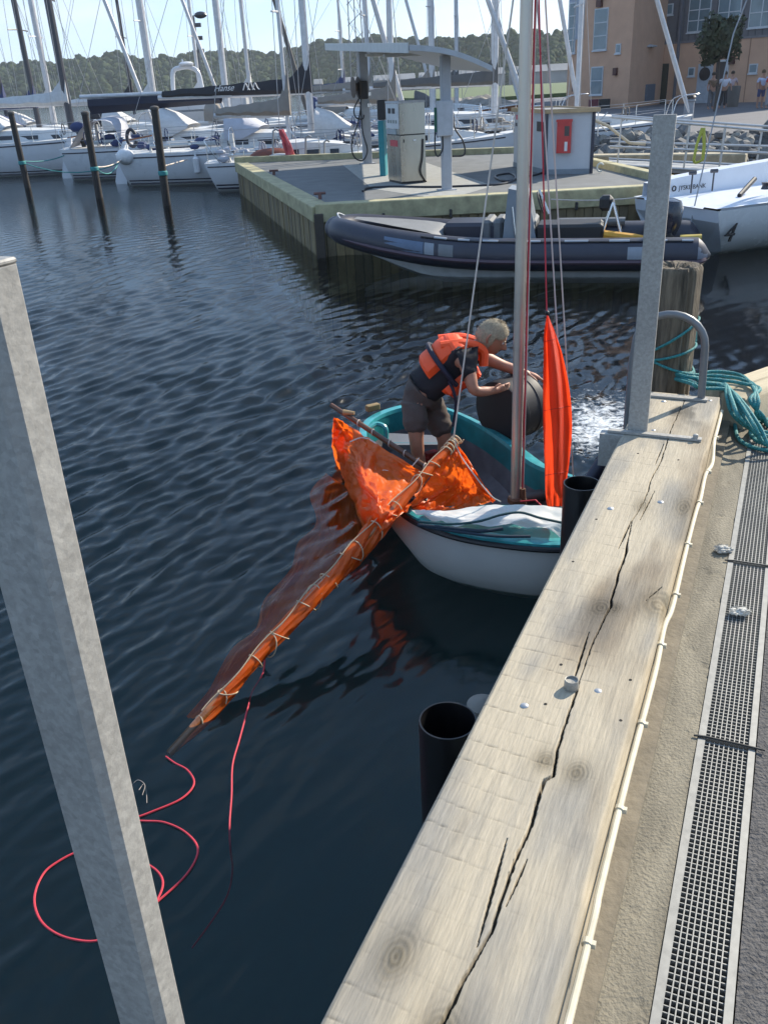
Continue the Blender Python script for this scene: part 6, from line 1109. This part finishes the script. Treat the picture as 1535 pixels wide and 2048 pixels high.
    lm = M('lime_webbing', (.36, .40, .07), .7, var=.15); m = MB().tube(p, .03, 6).tube(p2, .035, 6).tube([p[1], p2[0]], .025, 6).tube(catmull([p[2], p[2]+np.array([.05, 0, -.06]), p2[2]], 4), .03, 6); tag(m.build('webbing_strap', lm), 'lime yellow webbing straps hanging from the gangway railing', 'strap')
    m = MB(); c = atY(1195, 245, 22.6)
    for a in np.linspace(0, 6.28, 9): m.tube([c, c+np.array([.32*math.cos(a), .05*math.sin(a), .30*math.sin(a)])], .015, 4)
    tag(m.build('pipe_spider', gm), 'tangle of thin grey rods beside the corner of the shack', 'frame')
shore()
def building():
    g = lambda px, Y: atY(px, 209, Y)[:2]
    a0, a1 = g(1131, 60), g(1254, 55.5); a2 = g(1318, 60.0); b1 = g(1352, 58.3); b3 = g(1720, 50.5)
    org = M('orange_plaster', (.54, .325, .215), .85, var=.07, vs=1.5, bump=.1, bs=20); gry = M('grey_cladding', (.13, .125, .135), .6, var=.1); fw = M('frame_white', (.5, .52, .54), .5); gls = M('pane_glass', (.13, .19, .22), .08, var=.3, vs=.6, coat=.5)
    th = thing('harbour_building', 'orange plastered harbour building with grey clad upper floors and tall windows', 'building', (*a1, GZ2)); back = np.array([6., 22.])
    MB().prism([tuple(a0), tuple(a1), tuple(a2), tuple(a0+back)], GZ2-.1, 16).build('tower_wall', org, th)
    zc = 4.15; far = np.array([8., 20.])
    MB().prism([tuple(a2), tuple(b3), tuple(b3+far), tuple(a2+far)], GZ2-.1, zc).build('ground_floor_wall', org, th); 
    MB().prism([tuple(a2), tuple(b3), tuple(b3+far), tuple(a2+far)], zc, 16).build('upper_wall', gry, th)
    d = b3-a2; L_ = np.linalg.norm(d); d /= L_; n = np.array([d[1], -d[0]]); n = n if n[1] < 0 else -n
    dt = (a1-a0)/np.linalg.norm(a1-a0); nt_ = np.array([dt[1], -dt[0]]); nt_ = nt_ if nt_[1] < 0 else -nt_
    ds = (a2-a1)/np.linalg.norm(a2-a1); ns = np.array([-ds[1], ds[0]]); ns = ns if ns[0] > 0 else -ns
    def on(px, y, P0, dd):   # point of a wall plane seen at a photograph point: distance along the wall and height
        r = ray(px, y); A_ = np.array([[r[0], -dd[0]], [r[1], -dd[1]]]); t, s = np.linalg.solve(A_, np.array([P0[0], P0[1]])); return s, H+r[2]*t
    def slab(P0, dd, nn, s0, s1, z0, z1, off, nm, mat, par=th, o0=0.):
        c = P0+dd*(s0+s1)/2+nn*(o0+off)/2; return MB().box((c[0], c[1], (z0+z1)/2), (s1-s0, off-o0, z1-z0), math.atan2(dd[1], dd[0])).build(nm, mat, par)
    def window(P0, dd, nn, pxs, ys, bars=(1, 2), nm='window'):
        s0, z1 = on(pxs[0], ys[0], P0, dd); s1, z0 = on(pxs[1], ys[1], P0, dd)
        if s1 < s0: s0, s1 = s1, s0
        f = slab(P0, dd, nn, s0-.06, s1+.06, z0-.06, z1+.06, .05, nm, fw); slab(P0, dd, nn, s0, s1, z0, z1, .062, 'pane', gls, f, .045)
        for i in range(1, bars[0]+1): s = s0+(s1-s0)*i/(bars[0]+1); slab(P0, dd, nn, s-.03, s+.03, z0, z1, .085, 'mullion', fw, f, .055)
        for i in range(1, bars[1]+1): z = z0+(z1-z0)*i/(bars[1]+1); slab(P0, dd, nn, s0, s1, z-.025, z+.025, .08, 'transom', fw, f, .055)
        slab(P0, dd, nn, s0-.1, s1+.1, z0-.13, z0-.06, .10, 'sill', fw, f)
    window(a0, dt, nt_, (1191, 1211), (20, 97), (0, 2)); window(a0, dt, nt_, (1184, 1202), (136, 187), (0, 1)); window(a0, dt, nt_, (1233, 1239), (90, 104), (0, 0)); window(a0, dt, nt_, (1141, 1148), (8, 104), (0, 3)); window(a0, dt, nt_, (1196, 1218), (-90, -12), (0, 2))
    s0, _ = on(1136, 50, a0, dt); s1, zz = on(1166, 78, a0, dt); slab(a0, dt, nt_, s0, s1, zz, 16, .03, 'corner_panel', M('panel_bluegrey', (.30, .34, .40), .5), th)
    for x0_, x1_ in ((1381, 1415), (1443, 1476), (1507, 1545)): window(a2, d, n, (x0_, x1_), (-30 if x0_ > 1440 else 0, 60 if x0_ < 1440 else 50), (1, 2))
    window(a2, d, n, (1336, 1343), (10, 27), (0, 0)); window(a2, d, n, (1378, 1386), (137, 150), (0, 0)); window(a2, d, n, (1500, 1511), (130, 144), (0, 0))
    # cladding boards, standing seams
    s_a, _ = on(1352, 60, a2, d); s = s_a
    while s < L_: slab(a2, d, n, s, s+.05, zc+.02, 12, .035, 'cladding_seam', M('seam_grey', (.10, .10, .11), .6)); s += .42
    slab(a2, d, n, 0, L_, zc-.05, zc+.06, .05, 'floor_band', M('band_grey', (.17, .16, .17), .6)); sp, _ = on(1352, 150, a2, d); slab(a2, d, n, sp-.06, sp+.06, GZ2, 14, .16, 'downpipe', M('pipe_grey', (.14, .14, .16), .5))
    sp, _ = on(1492, 150, a2, d); slab(a2, d, n, sp-.02, sp+.02, GZ2, zc, .02, 'wall_joint', M('joint_brown', (.25, .14, .09), .8))
    # doors
    def door(pxs, yt, mat, nm):
        s0, z1 = on(pxs[0], yt, a2, d); s1, _ = on(pxs[1], yt, a2, d); f = slab(a2, d, n, s0, s1, GZ2, z1, .06, nm, mat); return f, s0, s1, z1
    f, s0, s1, z1 = door((1397, 1426), 128, M('door_pale', (.36, .39, .43), .5), 'door'); cpt = a2+d*(s0+s1)/2+n*.07; MB().lathe([(.36, 0), (.36, .03), (1e-6, .03)], 20, (cpt[0], cpt[1], z1-.55), (n[0], n[1], 0)).build('porthole', glassd, f)
    f, s0, s1, z1 = door((1433, 1455), 124, M('door_dark', (.05, .04, .04), .6), 'doorway')
    slab(a2, d, n, s0-.1, s1+.1, z1, z1+.1, .1, 'door_head', fw, f); slab(a2, d, n, s1, s1+.1, GZ2, z1, .1, 'door_jamb', fw, f)
    s0, z1 = on(1316, 128, a2, d); s1, _ = on(1337, 128, a2, d); slab(a2, d, n, s0, s1, GZ2, z1, .05, 'doorway', M('door_green_black', (.03, .035, .03), .5))
    def small(px, y, r, P0, dd, nn): s, z = on(px, y, P0, dd); slab(P0, dd, nn, s-r, s+r, z-r*1.5, z+r*1.5, .16, 'wall_lamp', M('rust_lamp', (.08, .03, .025), .6))
    small(1151, 172, .2, a0, dt, nt_); small(1231, 143, .13, a0, dt, nt_); small(1464, 119, .16, a2, d, n); small(1200, 2, .2, a0, dt, nt_)
    s, z = on(1297, 183, a1, ds); slab(a1, ds, ns, max(.2, s-.7), s+.7, z-.5, z+.4, .12, 'notice_board', M('board_blue', (.10, .13, .17), .5))
    # furniture on the quay in front
    def P(px, py): return at(px, py, GZ2)
    p = at(1285, 212, GZ2); tl = thing('street_lamp', 'slim grey lamp post with flat head in front of the building', 'street lamp', p); h = atY(1294, 93, p[1])[2]; MB().tube([p, (p[0], p[1], h)], .055, 8).build('pole', steel_p, tl, True); MB().lathe([(1e-6, .12), (.2, .1), (.55, .02), (.55, -.03), (.12, -.1), (1e-6, -.1)], 16, (p[0], p[1], h)).build('lamp_head', steel_p, tl, True)
    p = P(1374, 242); tb = thing('waste_bin', 'grey post shaped waste bin standing by the stone bank', 'bin', p); MB().lathe([(.20, 0), (.20, .72), (.24, .74), (.24, .80), (1e-6, .86)], 16, p).build('body', M('bin_grey', (.25, .26, .28), .6), tb, True); MB().lathe([(.1, .86), (.25, .88), (.2, .95), (1e-6, .97)], 14, p).build('hood', black_rub, tb, True)
    p = P(1463, 214); tag(MB().lathe([(.28, 0), (.32, .95), (.3, 1.0), (1e-6, 1.0)], 14, p).build('barrel', M('barrel_brown', (.10, .085, .075), .7), None, True), 'brown barrel standing by the doorway of the orange building', 'barrel')
    p = P(1195, 219); tw = thing('bench', 'dark red and black bench boxes before the building by the shack', 'bench', p)
    MB().box(p+np.array([-.3, 0, .28]), (.5, .4, .55), 0, .02).build('end_panel', M('dark_red', (.12, .02, .03), .6), tw); MB().box(p+np.array([.35, 0, .3]), (.6, .4, .5), 0, .02).build('seat', black_rub, tw)
    # clipped round tree
    p = P(1427, 223); tt = thing('clipped_tree', 'small tree with a round dark crown in front of the doorway', 'tree', p); hc = atY(1441, 78, p[1])
    MB().tube([p, (p[0]+.05, p[1], 2.0), (hc[0], hc[1], hc[2]-.7)], [.06, .05, .05], 8).build('trunk', M('bark', (.07, .055, .045), .85), tt, True)
    rr = random.Random(8); vs_, fs_ = [], []
    for i in range(1500):
        v = np.array([rr.gauss(0, 1) for _ in range(3)]); v /= np.linalg.norm(v); r = (.45+.55*rr.random()**.5)*(1+.30*math.sin(v[0]*5+1)*math.cos(v[2]*4)); cen = hc+v*np.array([1.05, 1.0, 1.05])*r*.98
        e1 = np.array([rr.gauss(0, 1) for _ in range(3)]); e1 /= np.linalg.norm(e1); e2 = np.cross(e1, v); e2 /= np.linalg.norm(e2)+1e-6; k = len(vs_); q = .14
        vs_ += [cen-e1*q, cen+e2*q*.6, cen+e1*q, cen-e2*q*.6]; fs_.append((k, k+1, k+2, k+3))
    tag(MB().add(vs_, fs_).build('crown', M('leaf_dark', (.035, .048, .022), .7, var=.5, vs=3, transl=.15), tt), kind='stuff')
    return P
BP = building()
def bystander(px, py, lab, shirt_c, leg_c, hair_c, face=0., pose=0, h=1.66):
    p = at(px, py, GZ2); th = thing('person', lab, 'person', p, face); R = np.array(Matrix.Rotation(face, 3, 'Z')); W_ = lambda x, y, z: p+R@np.array([x, y, z*h/1.75])
    sk = M('skin_far', (.36, .19, .13), .6); arm = ((.30, .02, 1.12), (.22, -.2, 1.02)) if pose == 0 else ((.33, .0, 1.12), (.36, -.06, .85)) if pose == 1 else ((.36, -.12, 1.5), (.12, -.16, 1.62))
    J = [(W_(0, 0, .95), .13), (W_(0, 0, 1.18), .13), (W_(0, 0, 1.38), .14), (W_(0, -.01, 1.52), .055), (W_(0, -.02, 1.64), .088), (W_(0, -.02, 1.72), .07), (W_(.10, 0, .9), .085), (W_(.11, 0, .48), .06), (W_(.11, .02, .08), .045), (W_(.11, -.14, .03), .035), (W_(-.10, 0, .9), .085), (W_(-.12, .03, .48), .06), (W_(-.13, .05, .08), .045), (W_(-.13, -.1, .03), .035), (W_(.2, 0, 1.38), .06), (W_(*arm[0]), .042), (W_(*arm[1]), .032), (W_(-.2, 0, 1.38), .06), (W_(-.3, .0, 1.12), .042), (W_(-.3, -.08, .88), .032)]
    add_skin('body', J, [(0, 1), (1, 2), (2, 3), (3, 4), (4, 5), (0, 6), (6, 7), (7, 8), (8, 9), (0, 10), (10, 11), (11, 12), (12, 13), (2, 14), (14, 15), (15, 16), (2, 17), (17, 18), (18, 19)], sk, th, 1)
    add_skin('shirt', [(W_(0, 0, .98), .155), (W_(0, 0, 1.2), .15), (W_(0, 0, 1.38), .16), (W_(0, -.01, 1.47), .08), (W_(.2, 0, 1.38), .078), (W_(*[a*.75+b*.25 for a, b in zip(arm[0], (.2, 0, 1.38))]), .06), (W_(-.2, 0, 1.38), .078), (W_(-.28, 0, 1.2), .06)], [(0, 1), (1, 2), (2, 3), (2, 4), (4, 5), (2, 6), (6, 7)], M('cloth_%d' % int(shirt_c[0]*1000+shirt_c[2]*77), shirt_c, .85), th, 1)
    zl = .5 if leg_c[1] else .12
    add_skin('trousers', [(W_(0, 0, .98), .15), (W_(.10, 0, .86), .10), (W_(.11, 0, zl), .078), (W_(-.1, 0, .86), .10), (W_(-.12, .03, zl), .078)], [(0, 1), (1, 2), (0, 3), (3, 4)], M('trousers_%d' % int(leg_c[0][2]*1000), leg_c[0], .85), th, 1)
    MB().ball(W_(0, .0, 1.71), .105, 8, (.95, 1.05, .95)).build('hair', M('hair_%d' % int(hair_c[0]*1000), hair_c, .8), th, True)
bystander(1419, 219, 'person in a brown top and grey trousers beside the pale door', (.14, .085, .05), ((.13, .13, .14), 0), (.04, .025, .015), .3, 0)
bystander(1442, 217, 'person in a white top and dark trousers, second from the pale door', (.55, .53, .58), ((.03, .03, .035), 0), (.05, .03, .02), -.2, 1)
bystander(1457, 213, 'person in a pale pink top in the open doorway', (.45, .33, .34), ((.05, .045, .05), 0), (.03, .02, .015), .1, 1)
bystander(1517, 217, 'man in a white and blue shirt and blue shorts with an arm raised', (.42, .47, .62), ((.04, .06, .16), 1), (.10, .06, .03), .2, 2)
bystander(1535, 217, 'person in a red top at the right edge by the building', (.45, .06, .05), ((.3, .3, .32), 0), (.05, .03, .02), .2, 1)
def hills():
    rr = np.random.default_rng(12); fm = [M('forest_a', (.035, .052, .025), .95, var=.45, vs=.5, spec=.1), M('forest_b', (.042, .058, .026), .95, var=.45, vs=.5, spec=.1), M('forest_c', (.028, .044, .026), .95, var=.45, vs=.5, spec=.1)]
    prof = [(-700, 128), (-150, 122), (0, 118), (60, 113), (90, 116), (150, 106), (240, 98), (300, 110), (330, 106), (380, 98), (430, 94), (520, 95), (560, 100), (600, 82), (640, 72), (700, 68), (770, 60), (830, 66), (900, 60), (1000, 56), (1060, 50), (1140, 44), (1300, 48), (1700, 60), (2300, 70)]
    px = np.array([p[0] for p in prof]); py = np.array([p[1] for p in prof]); D0 = lambda x: np.interp(x, [-700, 500, 1100, 2300], [620, 560, 380, 420])
    xs = np.linspace(-700, 2300, 120); g = []
    for x in xs:
        D = D0(x); t = atY(x, np.interp(x, px, py), D); g.append([(t[0]*.86, D*.86, -.5), (t[0]*.87, D*.87, 1.0), (t[0], D, max(2, t[2]-6)), (t[0]*1.25, D*1.3, max(2, t[2]-9))])
    struct(MB().grid(np.array(g)).build('hills', fm[2], None, True))
    b = MB().ball((0, 0, 0), 1, 6); v0 = np.array(b.v); f0 = np.array([f for f in b.f if len(f) == 4]); Vs, Fs, k = [[], [], []], [[], [], []], [0, 0, 0]
    for i in range(4600):
        x = rr.uniform(-420, 1340); D = D0(x); top = atY(x, np.interp(x, px, py), D)[2]; q = rr.random()**.75
        Dd = D*(.87+.13*q); z = (top-4.0)*q+.0; r = rr.uniform(1.3, 3.3)*(D/560); c = np.array([atY(x, 150, Dd)[0], Dd, max(.8, z)+r*.1])
        if q > .93: r *= rr.uniform(.7, 1.2)
        w = v0*np.array([1, 1, rr.uniform(.8, 1.15)])*(1+.45*(fbm(v0[:, 0]*1.9+i*3.1, v0[:, 2]*1.9+v0[:, 1]*1.7+i, 3)-.5)[:, None]+.34*(rr.random((len(v0), 1))-.5))*r+c
        s = rr.integers(3); Vs[s].append(w); Fs[s].append(f0+k[s]); k[s] += len(v0)
    for s in range(3): o = big_mesh('forest', np.concatenate(Vs[s]), np.concatenate(Fs[s]), fm[s]); tag(o, kind='stuff')
    m = MB(); r2 = random.Random(3)
    for i in range(40):
        x = r2.uniform(560, 1130); D = D0(x)*.84; p = atY(x, 180, D); w = r2.uniform(3, 7); m.box((p[0], D, 2.2), (w, 5, 3.6)); m.add([(p[0]-w/2, D-3, 4), (p[0]+w/2, D-3, 4), (p[0]+w/2, D+3, 4), (p[0]-w/2, D+3, 4), (p[0]-w/2, D, 6), (p[0]+w/2, D, 6)], [(0, 1, 5, 4), (2, 3, 4, 5), (0, 4, 3), (1, 2, 5)])
    tag(m.build('shore_houses', M('far_house', (.33, .31, .29), .8, var=.3, vs=.05)), kind='stuff')
hills()
def haze():
    m = bpy.data.materials.new('sea_air'); m.use_nodes = True; nt = m.node_tree; nt.nodes.clear(); o = nt.nodes.new('ShaderNodeOutputMaterial'); v = nt.nodes.new('ShaderNodeVolumePrincipled')
    v.inputs['Color'].default_value = (.86, .93, 1, 1); v.inputs['Density'].default_value = .00024; v.inputs['Anisotropy'].default_value = .35; nt.links.new(v.outputs[0], o.inputs['Volume'])
    tag(MB().box((0, 900, 32), (3400, 2300, 85)).build('haze', m), kind='stuff')
haze()
